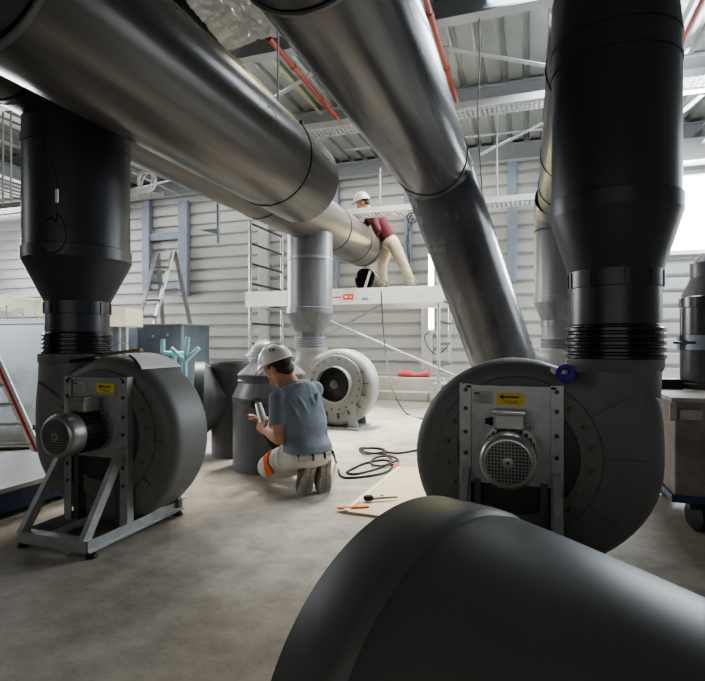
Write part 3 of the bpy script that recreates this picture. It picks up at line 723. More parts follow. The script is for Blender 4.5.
def boot(parent, heel, toe, up, wd=.05):
    """heel & toe: points on the sole; up: direction from the sole to the ankle"""
    f = (toe - heel); L = f.length; f.normalize(); up = Vector(up); up = (up - f * up.dot(f)).normalized(); r = f.cross(up)
    b = empty('boot', heel - local(parent).to_translation(), 0); b.parent = parent
    m = MB()
    def sec(t, w, h0, h1): 
        c = heel + f * L * t + up * (h0 + h1) / 2; return (c, r, up, w, (h1 - h0) / 2)
    slabs(m, [sec(.0, .030, .02, .07), sec(.05, .042, .014, .10), sec(.2, .045, .014, .125), sec(.34, .045, .014, .12), sec(.5, .049, .014, .092), sec(.7, .055, .014, .075), sec(.88, .049, .014, .065), sec(.985, .027, .018, .045)], 20, 2.6)
    limb(m, [heel + f * L * .16 + up * .08, heel + f * L * .14 + up * .17], [.046, .05])
    remesh(m, 'boot_upper', 'boot', b, .008, 5)
    m = MB(); out = [(.0, .027), (.04, .039), (.15, .043), (.3, .040), (.42, .040), (.6, .052), (.75, .055), (.88, .049), (.96, .036), (1.0, .017)]
    ptsl = [heel + f * L * t + r * w for t, w in out] + [heel + f * L * t - r * w for t, w in out[::-1]]
    m.loft([[p - up * 0.0 for p in ptsl], [p + up * .022 for p in ptsl]])
    so = m.build('sole', 'sole', b, smooth=30, world=True)
    m = MB()
    for t in (.05, .11, .17, .23): m.bar(heel + f * L * t - r * .026, heel + f * L * t + r * .026, .008, .006, up=up)
    for k in range(7):
        t = .46 + k * .07; m.bar(heel + f * L * t - r * .034, heel + f * L * (t + .04), .008, .006, up=up); m.bar(heel + f * L * (t + .04), heel + f * L * t + r * .034, .008, .006, up=up)
    m.bar(heel + f * L * .03, heel + f * L * .92, .008, .006, up=up)
    m.build('tread_pattern', 'boot', so, smooth=0, world=True)
    m = MB(); m.torus(heel + f * L * .15 + up * .165, .046, .010, up, 24, 8); m.build('cuff', 'boot', b, world=True)
    return b

def kneeler():
    base = P(303, 478, 3.52); base.z = 0
    t = empty('person', base, 0, 'kneeling worker in blue T-shirt and white helmet working at the standing duct reducer', 'person')
    C = lambda px, py, z: P(px, py, z)
    fac = (RGT * -.66 + FWD * .75).normalized(); rt = (RGT * .75 + FWD * .66).normalized()   # facing, his right
    lean = (fac * .16 + UP).normalized()
    pel = C(307, 451, 3.52); wst = C(304, 434, 3.55); ch = C(299, 410, 3.58); nk = C(291, 380, 3.60)
    shL = C(278, 398, 3.47); shR = C(315, 389, 3.68)
    acr = (shR - shL).normalized()
    head = C(279, 369, 3.60)
    hf = (RGT * -.70 + FWD * .42 - UP * .72).normalized()
    elL = C(279, 439, 3.43); wrL = C(266, 431, 3.56)
    elR = C(300, 432, 3.98); wrR = C(264, 424, 3.80)
    hipL = C(299, 455, 3.45); hipR = C(316, 448, 3.62)
    knL = C(269, 468, 3.66); knR = C(284, 462, 3.92)
    anL = C(308, 462, 3.48); anR = C(322, 458, 3.60)
    # body: one continuous surface
    b = MB()
    slabs(b, [(pel - UP * .04, rt, fac, .13, .10), (pel + UP * .05, rt, fac, .15, .11), (wst, rt, fac, .135, .095), (ch, acr, fac, .155, .105), ((shL + shR) / 2 - UP * .03, acr, fac, .15, .09), ((shL + shR) / 2 + UP * .035, acr, fac, .08, .06)])
    limb(b, [nk - UP * .03 , (nk * .5 + head * .5) , head - UP * .01], [.062, .056, .055])
    F_, R_, U_ = head_parts(b, head, hf, UP)
    for sh, el, wr in ((shL, elL, wrL), (shR, elR, wrR)):
        limb(b, [sh, (sh + el) / 2, el], [.052, .046, .038]); limb(b, [el, el * .65 + wr * .35, wr], [.039, .040, .027])
    dL = (wrL - elL).normalized()
    hand_parts(b, wrL, (C(258, 424, 3.64) - wrL), rt * 1 - UP * .2, UP, .9)
    hand_parts(b, wrR, (C(257, 417, 3.72) - wrR), -rt * 1 - fac * .2, UP, .9)
    for hip, kn, an in ((hipL, knL, anL), (hipR, knR, anR)):
        limb(b, [hip, kn], [.075, .055]); limb(b, [kn, an], [.052, .036])
    remesh(b, 'body', 'skin', t, .0065, 4)
    eyes(t, head, F_, R_, U_)
    # shirt
    b = MB()
    nb = (shL + shR) / 2
    slabs(b, [(pel + UP * .005 - fac * .01, rt, fac, .178, .140), (pel + UP * .05 - fac * .005, rt, fac, .172, .134), (wst, rt, fac, .166, .126), (wst + UP * .07, acr, fac, .174, .120), (ch, acr, fac, .188, .124), (nb - UP * .05, acr, fac, .192, .115), (nb - UP * .005, acr, fac, .178, .10), (nb + UP * .03, acr, fac, .150, .088), (nb + UP * .065, acr, fac, .10, .075), (nb + UP * .085, acr, fac, .068, .06)], 28, 2.15)
    for sh, el in ((shL, elL), (shR, elR)):
        e = sh * .34 + el * .66; k1 = sh * .75 + el * .25
        b.sphere(sh + UP * -.006, .062, 16); b.sphere(k1, .062, 16)
        b.sweep([sh - UP * .004, k1, sh * .5 + el * .5, e], [.060, .062, .064, .069], 16)
    # folds: soft ridges running down from the shoulders and across the small of the back
    for a0, a1, y0, y1, r in ((.10, .02, .20, -.20, .012), (.04, .07, .16, -.24, .011), (-.06, .03, .18, -.22, .012), (-.12, -.04, .10, -.24, .012), (.12, .12, .02, -.24, .011)):
        pts = []
        for k in range(6):
            q = k / 5; z = y0 + (y1 - y0) * q; cc = ch + (nb - ch) * max(z, 0) / .2 + (wst - ch) * max(-z, 0) / .2
            pts.append(cc + acr * (a0 + (a1 - a0) * q) - fac * (.117 - .02 * abs(a0 + (a1 - a0) * q) / .12 + .004 * math.sin(q * 7)))
        b.sweep(pts, [r * .4, r, r * 1.15, r, r * 1.1, r * .5], 8)
    remesh(b, 'tshirt', 'shirt', t, .008, 5)
    m = MB(); m.torus(nb * .35 + nk * .65 + UP * .012, .068, .009, lean, 28, 8); m.build('neckline', 'shirt', t, world=True)
    # trousers
    b = MB()
    slabs(b, [(pel - UP * .085 - fac * .02, rt, fac, .13, .10), (pel - UP * .04 - fac * .02, rt, fac, .168, .135), (pel + UP * .02, rt, fac, .17, .13), (wst - UP * .04, rt, fac, .155, .115), (wst - UP * .01, rt, fac, .15, .11)], 28, 2.3)
    for hip, kn, an in ((hipL, knL, anL), (hipR, knR, anR)):
        limb(b, [hip, (hip + kn) / 2 + UP * .015, kn + UP * .01], [.088, .092, .082])
        limb(b, [kn + UP * .005, kn * .55 + an * .45 - UP * .01, an - (an - kn).normalized() * .03], [.077, .074, .062])
    for q, r in ((.3, .014), (.5, .013), (.7, .012)):
        c = hipL * (1 - q) + knL * q; d = (knL - hipL).normalized(); b.torus(c + UP * .012, .088, r, (d + Vector((.1, .2, .3 * math.sin(q * 9)))).normalized(), 24, 8)
    remesh(b, 'trousers', 'trousers', t, .008, 4)
    tr = [c for c in bpy.data.objects if c.parent == t and c.name.startswith('trousers')][0]
    # orange thigh patch, belt loops
    d = (knL - hipL).normalized(); outv = (-RGT * .1 - FWD * .8 + UP * .35); outv = (outv - d * outv.dot(d)).normalized(); upv = outv.cross(d)
    c = hipL * .30 + knL * .70
    rings = []
    for k in range(7):
        a = -.85 + k * .42; o = outv * math.cos(a) + upv * math.sin(a) * (-1)
        rings.append([c + d * s + o * .093 for s in (-.028 - .012 * math.sin(k * 2), .026 + .012 * math.cos(k * 1.7))])
    m = MB()
    for r0, r1 in zip(rings, rings[1:]):
        vs = [m.bm.verts.new(p) for p in (r0[0], r0[1], r1[1], r1[0])]; m.bm.faces.new(vs)
    bmesh.ops.remove_doubles(m.bm, verts=m.bm.verts, dist=1e-4); bmesh.ops.solidify(m.bm, geom=m.bm.faces[:], thickness=.012)
    m.build('knee_patch', 'orange', tr, world=True)
    m = MB(); ring = []
    for k in range(36):
        a = 2 * PI * k / 36; e = 2 / 2.3; ca, sa = math.cos(a), math.sin(a)
        ring.append(pel - UP * .012 - fac * .01 + rt * (abs(ca) ** e * math.copysign(1, ca) * .172) + fac * (abs(sa) ** e * math.copysign(1, sa) * .137))
    m.loft([[p + UP * .010 for p in ring], [p - UP * .012 for p in ring]], caps=False); m.build('waistband', 'trousers', tr, world=True)
    m = MB()
    for a in (-1.35, -1.9, -.7, -2.5): 
        p = pel - UP * .015 - fac * .01 + rt * math.cos(a) * .170 + fac * math.sin(a) * .136; m.box(p, (.016, .012, .04), Matrix.Rotation(YAW - PI / 4, 4, 'Z'))
    m.build('belt_loop', 'black', tr, smooth=0, world=True)
    # boots: soles to the camera, toes on the floor
    upd = (fac * .96 + UP * .25).normalized()
    boot(t, C(314.5, 459, 3.43), C(304, 497.5, 3.425), fac * .9 + UP * .3)
    boot(t, C(327, 459, 3.50), C(325, 494.5, 3.505), fac * .9 + UP * .3)
    # hair + helmet
    b = MB()
    ell(b, head + U_ * .018 - F_ * .022, F_, R_, U_, .086, .080, .082)
    ell(b, head - U_ * .035 - F_ * .058, F_, R_, U_, .045, .062, .052)
    for s in (-1, 1): ell(b, head + R_ * s * .066 + U_ * .022 + F_ * .006, F_, R_, U_, .018, .014, .03)
    remesh(b, 'hair', 'hair', t, .007, 3)
    hz = (UP * .9 - RGT * .34 + FWD * .12).normalized()
    hc = head + U_ * .045 + (UP * .012)
    hx = (F_ - hz * F_.dot(hz)).normalized()
    hm = frame(hc - local(t).to_translation(), hz, hx)
    he = hat(t, hm, 'helmet', 1.03)
    # dark lettering on the helmet's side: a short row of marks
    sd = hz.cross(hx); side = -1 if sd.dot(FWD) > 0 else 1
    sgn = 1 if (sd * 1).dot(-FWD) > 0 else -1
    m = MB()
    def onshell(a, e):
        return hm @ Vector((math.cos(a) * math.cos(e) * .133, math.sin(a) * math.cos(e) * .113, math.sin(e) * .130))
    def stroke(a0, e0, a1, e1):
        p, q = onshell(a0, e0), onshell(a1, e1); m.bar(p, q, .005, .003, up=(p + q) / 2 - hm.to_translation())
    A = sgn * 2.05; st = sgn * .17
    stroke(A - st * .45, .72, A + st * .45, .72); stroke(A, .72, A, .52)                       # T
    stroke(A + st * .75, .66, A + st * .95, .55); stroke(A + st * .95, .55, A + st * 1.2, .66); stroke(A + st * 1.2, .66, A + st * 1.0, .48)
    stroke(A + st * 1.5, .66, A + st * 1.7, .66); stroke(A + st * 1.5, .66, A + st * 1.5, .52); stroke(A + st * 1.5, .52, A + st * 1.75, .52)
    m.build('helmet_print', 'logo', he, smooth=0)
    return t, wrL, wrR
kn, wrL, wrR = kneeler()
# grinder in his hands
ga = P(258, 404, 3.70); gb = P(266, 431, 3.60); gc = P(277, 449, 3.62)
g = empty('angle_grinder', gb, 0, 'silver and black power tool held by the kneeling worker against the reducer', 'power tool')
m = MB(); m.sweep([ga, ga * .6 + gb * .4, gb], [.024, .030, .028], 16); m.build('gear_housing', 'tool_grey', g, world=True)
m = MB(); m.sweep([gb, gb * .45 + gc * .55, gc], [.030, .031, .026], 16); m.build('motor_grip', 'black', g, world=True)
m = MB(); m.lathe([(.012, 0), (.012, .03), (.045, .03), (.045, .034), (.01, .036)], 28, frame(ga, (RGT * -.6 + FWD * .75 + UP * .1))); m.build('disc', 'hole', g, world=True)

def climber():
    z = 8.42
    base = P(393, 289, z); base.z = 1.81
    t = empty('person', base, 0, 'worker in dark red jacket and white helmet leaning over the scaffold deck', 'person')
    C = lambda px, py, dz=0: P(px, py, z + dz)
    fac = (RGT * -.93 + FWD * .15).normalized(); rt = (FWD * .97 + RGT * .2).normalized()   # faces left; his right side is far
    pel = C(389, 240); ch = C(378, 221); nb = C(371, 212); head = C(363, 203)
    sh = {-1: C(372, 215, -.17), 1: C(371, 213, .17)}
    hip = {-1: C(393, 243, -.09), 1: C(387, 243, .09)}
    kne = {-1: C(403, 264, -.10), 1: C(382, 266, .10)}
    ank = {-1: C(411, 283, -.10), 1: C(383, 284, .10)}
    el = {-1: C(378, 230, -.24), 1: C(365, 228, .22)}; wr = {-1: C(372, 242, -.16), 1: C(356, 238, .14)}
    spine = (nb - pel).normalized(); front = (fac - spine * fac.dot(spine)).normalized()
    b = MB()
    slabs(b, [(pel - spine * .06, rt, front, .13, .10), (pel + spine * .06, rt, front, .14, .105), (ch, rt, front, .15, .11), (nb - spine * .03, rt, front, .15, .09), (nb + spine * .03, rt, front, .08, .06)])
    limb(b, [nb, (nb + head) / 2, head], [.06, .056, .055])
    F_, R_, U_ = head_parts(b, head, fac - UP * .45, UP)
    for s in (-1, 1):
        limb(b, [sh[s], el[s]], [.05, .04]); limb(b, [el[s], wr[s]], [.04, .028])
        hand_parts(b, wr[s], (wr[s] - el[s]), fac, -UP * .2 + rt * -s, .9)
        limb(b, [hip[s], kne[s]], [.08, .056]); limb(b, [kne[s], ank[s]], [.055, .038])
    remesh(b, 'body', 'skin', t, .008, 4)
    eyes(t, head, F_, R_, U_)
    b = MB()
    slabs(b, [(pel - spine * .0, rt, front, .165, .13), (pel + spine * .10, rt, front, .165, .13), (ch, rt, front, .178, .135), (nb - spine * .05, rt, front, .18, .115), (nb + spine * .01, rt, front, .14, .09), (nb + spine * .05, rt, front, .08, .075)])
    for s in (-1, 1): limb(b, [sh[s], sh[s] * .5 + el[s] * .5, el[s]], [.07, .064, .056]); limb(b, [el[s], el[s] * .25 + wr[s] * .75], [.056, .045])
    remesh(b, 'jacket', 'jacket', t, .011, 4)
    b = MB()
    slabs(b, [(pel - spine * .13, rt, front, .14, .11), (pel - spine * .06, rt, front, .165, .13), (pel + spine * .05, rt, front, .16, .125), (pel + spine * .08, rt, front, .155, .12)])
    for s in (-1, 1):
        limb(b, [hip[s], (hip[s] + kne[s]) / 2, kne[s]], [.105, .10, .082]); limb(b, [kne[s], (kne[s] + ank[s]) / 2, ank[s]], [.08, .08, .072])
        for q in (.15, .5, .8): b.torus(kne[s] * (1 - q) + ank[s] * q, .077, .012, (.2 * s, .3, 1), 20, 6)
        b.torus(hip[s] * .4 + kne[s] * .6, .088, .013, (.3, .1 * s, 1), 20, 6)
    remesh(b, 'trousers', 'trousers_beige', t, .011, 3)
    for s in (-1, 1):
        f = fac if s > 0 else (fac * .9 + FWD * -.2).normalized(); g0 = Vector((ank[s].x, ank[s].y, 1.812))
        boot(t, g0 - f * .08, g0 + f * .19, UP)
    b = MB(); ell(b, head + U_ * .018 - F_ * .022, F_, R_, U_, .086, .080, .082); ell(b, head - U_ * .03 - F_ * .055, F_, R_, U_, .045, .06, .05)
    remesh(b, 'hair', 'hair', t, .009, 3)
    hz = (UP * .93 - RGT * .2).normalized()
    hat(t, frame(head + U_ * .05 - local(t).to_translation(), hz, F_), 'helmet', 1.05)
    return t
climber()

# ---- scaffold ---------------------------------------------------------------------------------------------------
SX0, SX1, SY0, SY1 = -4.2, -1.2, 7.42, 8.55
sc = empty('scaffold', ((SX0 + SX1) / 2, (SY0 + SY1) / 2, 0), 0, 'aluminium scaffold by the back wall carrying the worker in red', 'scaffold')
def fr_end(x, top):
    m = MB()
    for y in (SY0, SY1): m.sweep([(x, y, 0), (x, y, top)], .025, 12)
    e = m.build('end_frame', 'alu', sc, world=True)
    z = .35
    while z < top:
        m = MB(); m.sweep([(x, SY0, z), (x, SY1, z)], .018, 8); m.build('rung', 'hole', e, world=True); z += .32
fr_end(SX0, 2.95); fr_end(SX1, 2.25)
m = MB()
for k in range(3): m.box(((SX0 + SX1) / 2 - .06, SY0 + .12 + .36 * k + .04, 1.79), (SX1 - SX0 + .1, .34, .04))
dk = m.build('deck', 'alu', sc, smooth=0, world=True)
m = MB(); m.box(((SX0 + SX1) / 2, SY0 - .03, 1.69), (SX1 - SX0 + .14, .04, .24), bev=.006); m.box(((SX0 + SX1) / 2, SY1 + .03, 1.69), (SX1 - SX0 + .14, .04, .24), bev=.006)
sb = m.build('side_beam', 'white', sc, smooth=0, world=True)
lx = PY(345, 297, SY0 - .05); m = MB(); m.box((lx.x + .05, SY0 - .052, lx.z), (.16, .004, .085)); m.box((lx.x - .16, SY0 - .052, lx.z), (.22, .004, .02))
m.build('red_label', 'redlogo', sb, smooth=0, world=True)
m = MB(); m.box((lx.x + .02, SY0 - .056, lx.z), (.05, .004, .03)); m.box((lx.x + .09, SY0 - .056, lx.z), (.03, .004, .03)); m.build('label_print', 'white', sb, smooth=0, world=True)
l2 = PY(365, 299, SY0 - .05); m = MB(); m.box((l2.x, SY0 - .052, l2.z), (.10, .004, .04)); m.build('blue_label', 'steelblue', sb, smooth=0, world=True)
for a, b, r in ((PY(300, 308, SY0), PY(453, 375, SY0), .022), (PY(381, 305, SY1), PY(300, 350, SY1), .02)):
    m = MB(); m.sweep([a, b], r, 10); m.build('diagonal_brace', 'galv', sc, world=True)
m = MB(); m.box(((SX0 + SX1) / 2 - .9, SY0 + .25, 1.55), (.9, .3, .02), bev=.004); m.build('deck_hatch', 'alu', sc, smooth=0, world=True)
# bucket, stick and boards on the deck
bk = PY(370, 283, 7.9)
bu = empty('bucket', (bk.x, 7.9, 1.81), 0, 'black bucket lying on the scaffold deck left of the worker in red', 'bucket')
m = MB(); m.lathe([(.05, -.13), (.15, -.12), (.18, .13), (.188, .14), (.175, .14), (.14, -.1), (.02, -.1)], 40, frame((0, 0, .175), (-.35, -1, .12)), caps=False); m.build('tub', 'black', bu)
m = MB(); m.sweep(crom([(-.17, -.15, .2), (-.1, -.3, .3), (.08, -.28, .32), (.17, -.12, .2)]), .006, 8); m.build('handle', 'galv', bu)
s0 = PY(366, 288, 7.75); s1 = PY(372, 272, 7.75)
m = MB(); m.bar((s0.x, 7.66, 1.81), (s1.x, 7.66, 2.10), .035, .02, up=(0, 1, 0)); tag(m.build('wooden_stick', 'wood', smooth=0), 'short pale wooden stick leaning against the black bucket on the scaffold', 'stick')
s0 = PY(337, 288, 7.8); m = MB(); m.box((s0.x, 7.8, 2.07), (.03, .03, .48)); m.box((s0.x - .06, 7.8, 1.97), (.02, .02, .28)); m.box((s0.x - .03, 7.8, 1.83), (.16, .16, .03)); tag(m.build('support_stand', 'galv', smooth=0), 'small steel stand on the scaffold deck beside the grey upright duct', 'stand')
# upright fluorescent tube, with its batten, hung beside the right scaffold frame
tl = PY(431, 245, 8.72)
zb, ztp = PY(431, 331, 8.72).z, PY(431, 240, 8.72).z
tw = empty('tube_light', (tl.x, 8.74, (zb + ztp) / 2), 0, 'lit fluorescent tube standing upright at the right end of the scaffold', 'lamp')
m = MB(); m.sweep([(0, -.04, -(ztp - zb) / 2 + .03), (0, -.04, (ztp - zb) / 2 - .03)], .03, 14); m.build('tube', 'tube_lamp', tw)
m = MB(); m.box((0, .01, 0), (.09, .03, ztp - zb)); m.box((0, -.03, (ztp - zb) / 2), (.07, .07, .05)); m.box((0, -.03, -(ztp - zb) / 2), (.07, .07, .05)); m.build('batten', 'white', tw, smooth=0)
m = MB(); m.sweep(crom([(0, 0, -(ztp - zb) / 2), (-.12, .05, -.85), (-.05, .05, -1.05), (.1, .05, -1.15), (.28, .0, -1.0)]), .008, 8); m.build('lead', 'cable', tw)
m = MB(); m.bar((0, .03, .3), (SX1 - tl.x, -.19, .3), .03, .03); m.build('mounting_arm', 'galv', tw, smooth=0)
# triangular lamp hanging over the tray
t0 = PY(418, 208, 7.3)
tr_ = empty('work_lamp', t0, 0, 'small black triangular lamp standing on the cable tray above the scaffold', 'lamp')
m = MB(); m.prism([(-.13, 0), (.13, 0), (.02, .14), (-.02, .14)], -.05, .05, bev=.006); m.build('hood', 'black', tr_, smooth=0)
m = MB(); m.box((0, -.052, .05), (.08, .004, .05)); m.build('lens', 'hole', tr_, smooth=0)

# ---- cable trays ------------------------------------------------------------------------------------------------
def tray(x0, x1, Y, z, w=.25, h=.07, label='', step=.06, name='cable_tray'):
    t = empty(name, ((x0 + x1) / 2, Y, z), 0, label, 'cable tray')
    m = MB(); L = x1 - x0
    for s in (-1, 1): m.box((0, s * w / 2, 0), (L, .006, h))
    m.build('side_rail', 'white', t, smooth=0)
    m = MB(); n = int(L / step)
    for k in range(n + 1): m.box((-L / 2 + k * L / n, 0, -h / 2 + .005), (step * .55, w, .006))
    for q in (-.33, 0, .33): m.box((0, q * w, -h / 2 + .004), (L, .03, .006))
    m.build('tray_floor', 'galv', t, smooth=0)
    return t
tray(-2.5, .62, 7.3, 2.89, .3, .08, 'pale cable tray running level just above the scaffold worker')
tray(-4.5, 3.2, 6.92, 4.02, .3, .09, 'perforated cable tray high under the roof, crossing behind the slanting duct')
# rods and lamps hanging from the roof
def hang_rod(px, y0, y1, z, label, r=.008, mt='alu'):
    a = P(px, y0, z); b = P(px, y1, z); m = MB(); m.sweep([a, Vector((a.x, a.y, max(b.z, a.z)))] if a.z < b.z else [b, a], r, 8)
    return tag(m.build('hanging_rod', mt), label, 'rod')
hang_rod(453, 200, 60, 7.2, 'thin pale rod hanging from the roof just right of the slanting duct', .012)
hang_rod(497, 195, 105, 6.9, 'pale drop rod under the perforated tray between slanting duct and right duct', .012, 'beam')
hang_rod(380, 205, 168, 7.3, 'drop rod holding the lower cable tray, above the worker in red', .014, 'beam')
hang_rod(218, 243, 203, 9.0, 'drop rod with a bracket in front of the wall near the scaffold ladder', .03, 'steelblue')
a = P(200, 230, 9.0); b = P(219, 236, 9.0); m = MB(); m.prism([(0, 0), (.35, -.10), (.35, .0)], -.02, .02); o = m.build('wall_bracket', 'steelblue', smooth=0); o.location = a; tag(o, 'blue grey wedge shaped bracket fixed to the hanging rod at the left wall', 'bracket')
# black thin cord hanging by the right of the slanting duct
a = P(479, 13, 5.4); m = MB(); m.sweep(crom([a, P(479.5, 60, 5.42), P(478, 120, 5.42), P(482, 190, 5.42)], 8), .006, 8)
o = m.build('hanging_cable', 'cable_grey'); tag(o, 'long dark cord hanging straight from the roof beam, top centre right', 'cord')
# red sprinkler pipes
def spr(X, y0, y1, z, label):
    t = empty('sprinkler_pipe', (X, y0, z), 0, label, 'pipe')
    m = MB(); m.sweep([(0, 0, 0), (0, y1 - y0, 0)], .03, 14); m.build('pipe', 'red', t)
    for f in (.25, .6):
        m = MB(); m.lathe([(.031, -.03), (.038, -.025), (.038, .025), (.031, .03)], 16, frame((0, (y1 - y0) * f, 0), (0, 1, 0)), caps=False); m.build('coupling', 'red', t)
        m = MB(); m.sweep([(0, (y1 - y0) * f + .1, .03), (0, (y1 - y0) * f + .1, ZR - z)], .006, 6); m.build('hanger', 'galv', t)
spr(-2.58, 4.95, 7.4, 4.2, 'red sprinkler pipe under the roof between the two big grey ducts')
spr(-.90, 4.3, 7.4, 4.2, 'red sprinkler pipe just right of the shiny slanting duct')
spr(1.55, 2.5, 7.4, 4.2, 'red sprinkler pipe in the top right corner beyond the black duct')
# roof strut channel beside the left red pipe
m = MB(); m.box((0, 0, 0), (.045, 2.8, .045));
for k in range(18): m.box((0, -1.3 + k * .15, -.024), (.02, .07, .004))
o = m.build('strut_channel', 'deckrail', smooth=0); o.location = (-3.25, 6.5, 4.30); tag(o, 'slotted steel strut channel left of the red sprinkler pipe under the roof', 'channel')
m = MB(); m.box((0, 0, 0), (.07, 1.9, .05)); m.box((0, .95, -.04), (.10, .09, .06)); o = m.build('strut_channel', 'galv', smooth=0); o.location = (-1.0, 4.6, 4.45); tag(o, 'short galvanised channel at the roof beam beside the right red pipe', 'channel')

# foil covered ventilation ducts near the roof
def foil(x0, x1, y0, y1, z0, z1, label, seed):
    m = MB(); nx, ny = 26, 60; random.seed(seed)
    def pt(u, v):   # u around the cross-section, v along
        per = [(x0, z1), (x0, z0), (x1, z0), (x1, z1)]
        return per
    loops = []
    for j in range(ny + 1):
        y = y0 + (y1 - y0) * j / ny; ring = []
        for (xa, za), (xb, zb2), n in (((x0, z1), (x0, z0), 6), ((x0, z0), (x1, z0), nx), ((x1, z0), (x1, z1), 6), ((x1, z1), (x0, z1), nx)):
            for k in range(n):
                t = k / n; p = Vector((xa + (xb - xa) * t, y, za + (zb2 - za) * t))
                nv = mnoise.noise(Vector((p.x * 4 + seed, p.y * 2.2, p.z * 4))) * .04 + abs(mnoise.noise(Vector((p.x * 8, p.y * 6 + seed, p.z * 8)))) * .04 + random.uniform(-.006, .006)
                p += Vector((nv * .6, 0, nv)); ring.append(p)
        loops.append(ring)
    m.loft(loops); o = m.build('ventilation_duct', 'foil', smooth=12)
    return tag(o, label, 'duct')
foil(-3.0, -2.25, 3.0, 4.86, 4.12, 4.5, 'foil wrapped rectangular duct near the roof, beside the red pipe end', 3)
foil(-4.4, -3.10, 3.0, 4.95, 4.08, 4.5, 'wider crumpled foil wrapped duct near the roof, partly behind the big grey duct', 11)

# ---- left background ---------------------------------------------------------------------------------------------
# big galvanised plenum
gx = empty('galvanised_plenum', (-5.8, 4.35, 0), 0, 'long low galvanised sheet box behind the left fan', 'duct')
m = MB(); m.box((0, 0, .66), (2.9, .5, 1.16), bev=.012); m.build('sheet_body', 'galv_dull', gx, smooth=0)
m = MB(); m.box((0, -.26, 1.225), (2.96, .03, .05)); m.box((0, -.26, .10), (2.96, .03, .05)); m.box((1.46, -.26, .66), (.04, .03, 1.1)); m.box((0, 0, 1.245), (2.96, .56, .014)); m.build('flange_edge', 'white', gx, smooth=0)
m = MB(); 
for x in (-1.2, 0, 1.2): m.box((x, 0, .04), (.1, .46, .08))
m.build('skid', 'wood_brown', gx, smooth=0)
# cream boards on it
cb = PY(24, 297, 4.4)
m = MB(); m.box((0, 0, 0), (.62, .2, .17), bev=.006); m.box((-.02, .02, .088), (.55, .1, .01)); o = m.build('cream_board', 'cream', smooth=0); o.location = (cb.x - .02, 4.4, 1.42); o.rotation_euler = (0, .12, 0); tag(o, 'cream coloured box section lying on the long galvanised box, far left', 'board')
m = MB()
for a, b in (((-.3, 0, 0), (-.3, 0, .17)), ((.0, 0, 0), (.02, 0, .15)), ((.25, 0, 0), (.25, 0, .12)), ((-.3, 0, .0), (.25, 0, .0)), ((-.3, 0, .08), (.02, 0, .15)), ((-.3, .2, 0), (-.3, .2, .16)), ((.25, .2, 0), (.25, .2, .12)), ((-.3, 0, .0), (-.3, .2, 0)), ((.25, 0, 0), (.25, .2, 0))): m.sweep([a, b], .008, 8)
o = m.build('wire_stand', 'white'); o.location = (cb.x - .05, 4.22, 1.254); tag(o, 'white wire stand propping the cream box on the galvanised box', 'stand')
cb = PY(122, 311, 6.0)
m = MB(); m.box((0, 0, 0), (.50, .35, .24), bev=.006); m.box((.0, -.01, -.125), (.5, .36, .012)); o = m.build('cream_box', 'cream', smooth=0); o.location = (cb.x - .08, 6.05, 1.362); tag(o, 'pale cream box on the light blue panel box, right of the left upright duct', 'box')
lb = PY(112, 322, 6.0)
m = MB(); m.box((0, 0, .62), (.42, .7, 1.22), bev=.01); m.box((.0, -.355, .62), (.36, .01, 1.1)); o = m.build('sheet_box', 'steelblue', smooth=0); o.location = (lb.x - .14, 6.1, .0); tag(o, 'light blue grey sheet box behind the neck of the left duct', 'box')
wf = PY(128.5, 322, 6.1); m = MB()
for x in (-.065, .065): m.box((x, 0, .62), (.02, .03, 1.24))
for z in (.02, .35, .68, 1.0, 1.23): m.box((0, 0, z), (.15, .03, .02))
o = m.build('metal_rack', 'white', smooth=0); o.location = (wf.x, 6.0, 0); tag(o, 'narrow white ladder-like frame between the light and the dark blue boxes', 'frame')
db = PY(158, 325, 6.5)
dbx = empty('sheet_box', (db.x + .01, 6.85, 0), 0, 'dark blue grey sheet metal box in front of the A-frame ladder', 'box')
m = MB(); m.box((0, 0, .64), (.83, .7, 1.26), bev=.012); m.build('sheet_body', 'darkblue', dbx, smooth=0)
m = MB(); m.box((0, 0, 1.275), (.86, .73, .02)); m.box((.41, -.34, .64), (.03, .03, 1.26)); m.box((-.41, -.34, .64), (.03, .03, 1.26)); m.build('edge_flange', 'steelblue', dbx, smooth=0)
for x, z in ((-.1, 1.1), (.16, 1.12), (.05, .95)):
    m = MB(); m.lathe([(.022, 0), (.022, .006)], 12, frame((x, -.352, z), (0, -1, 0))); m.build('rivet', 'galv', dbx)
# A-frame ladder
al = empty('step_ladder', P(158, 330, 9.1), 0, 'aluminium A-frame ladder standing against the left part of the back wall', 'ladder'); al.location.z = 0
def ladder_side(name, a0, a1, b0, b1, n):
    m = MB(); m.bar(a0, a1, .07, .03); m.bar(b0, b1, .07, .03); s = m.build(name, 'alu', al, smooth=0, world=True)
    for k in range(1, n):
        t = k / n; p = a0 + (a1 - a0) * t; q = b0 + (b1 - b0) * t; m = MB(); m.bar(p, q, .03, .03); m.build('rung', 'alu', s, smooth=0, world=True)
fl1 = P(136, 430, 8.7); fl1.z = 0; fl2 = P(150, 430, 8.7); fl2.z = 0
A1 = P(156, 252, 9.1); B1 = P(173, 251, 9.1)
fa0 = A1 + (P(140, 318, 8.8) - A1) * (A1.z / (A1.z - P(140, 318, 8.8).z)); fb0 = B1 + (P(155, 320, 8.8) - B1) * (B1.z / (B1.z - P(155, 320, 8.8).z))
ladder_side('front_section', fa0, A1, fb0, B1, 9)
ra0 = A1 + (P(160, 300, 9.45) - A1) * (A1.z / (A1.z - P(160, 300, 9.45).z)); rb0 = B1 + (P(184, 300, 9.45) - B1) * (B1.z / (B1.z - P(184, 300, 9.45).z))
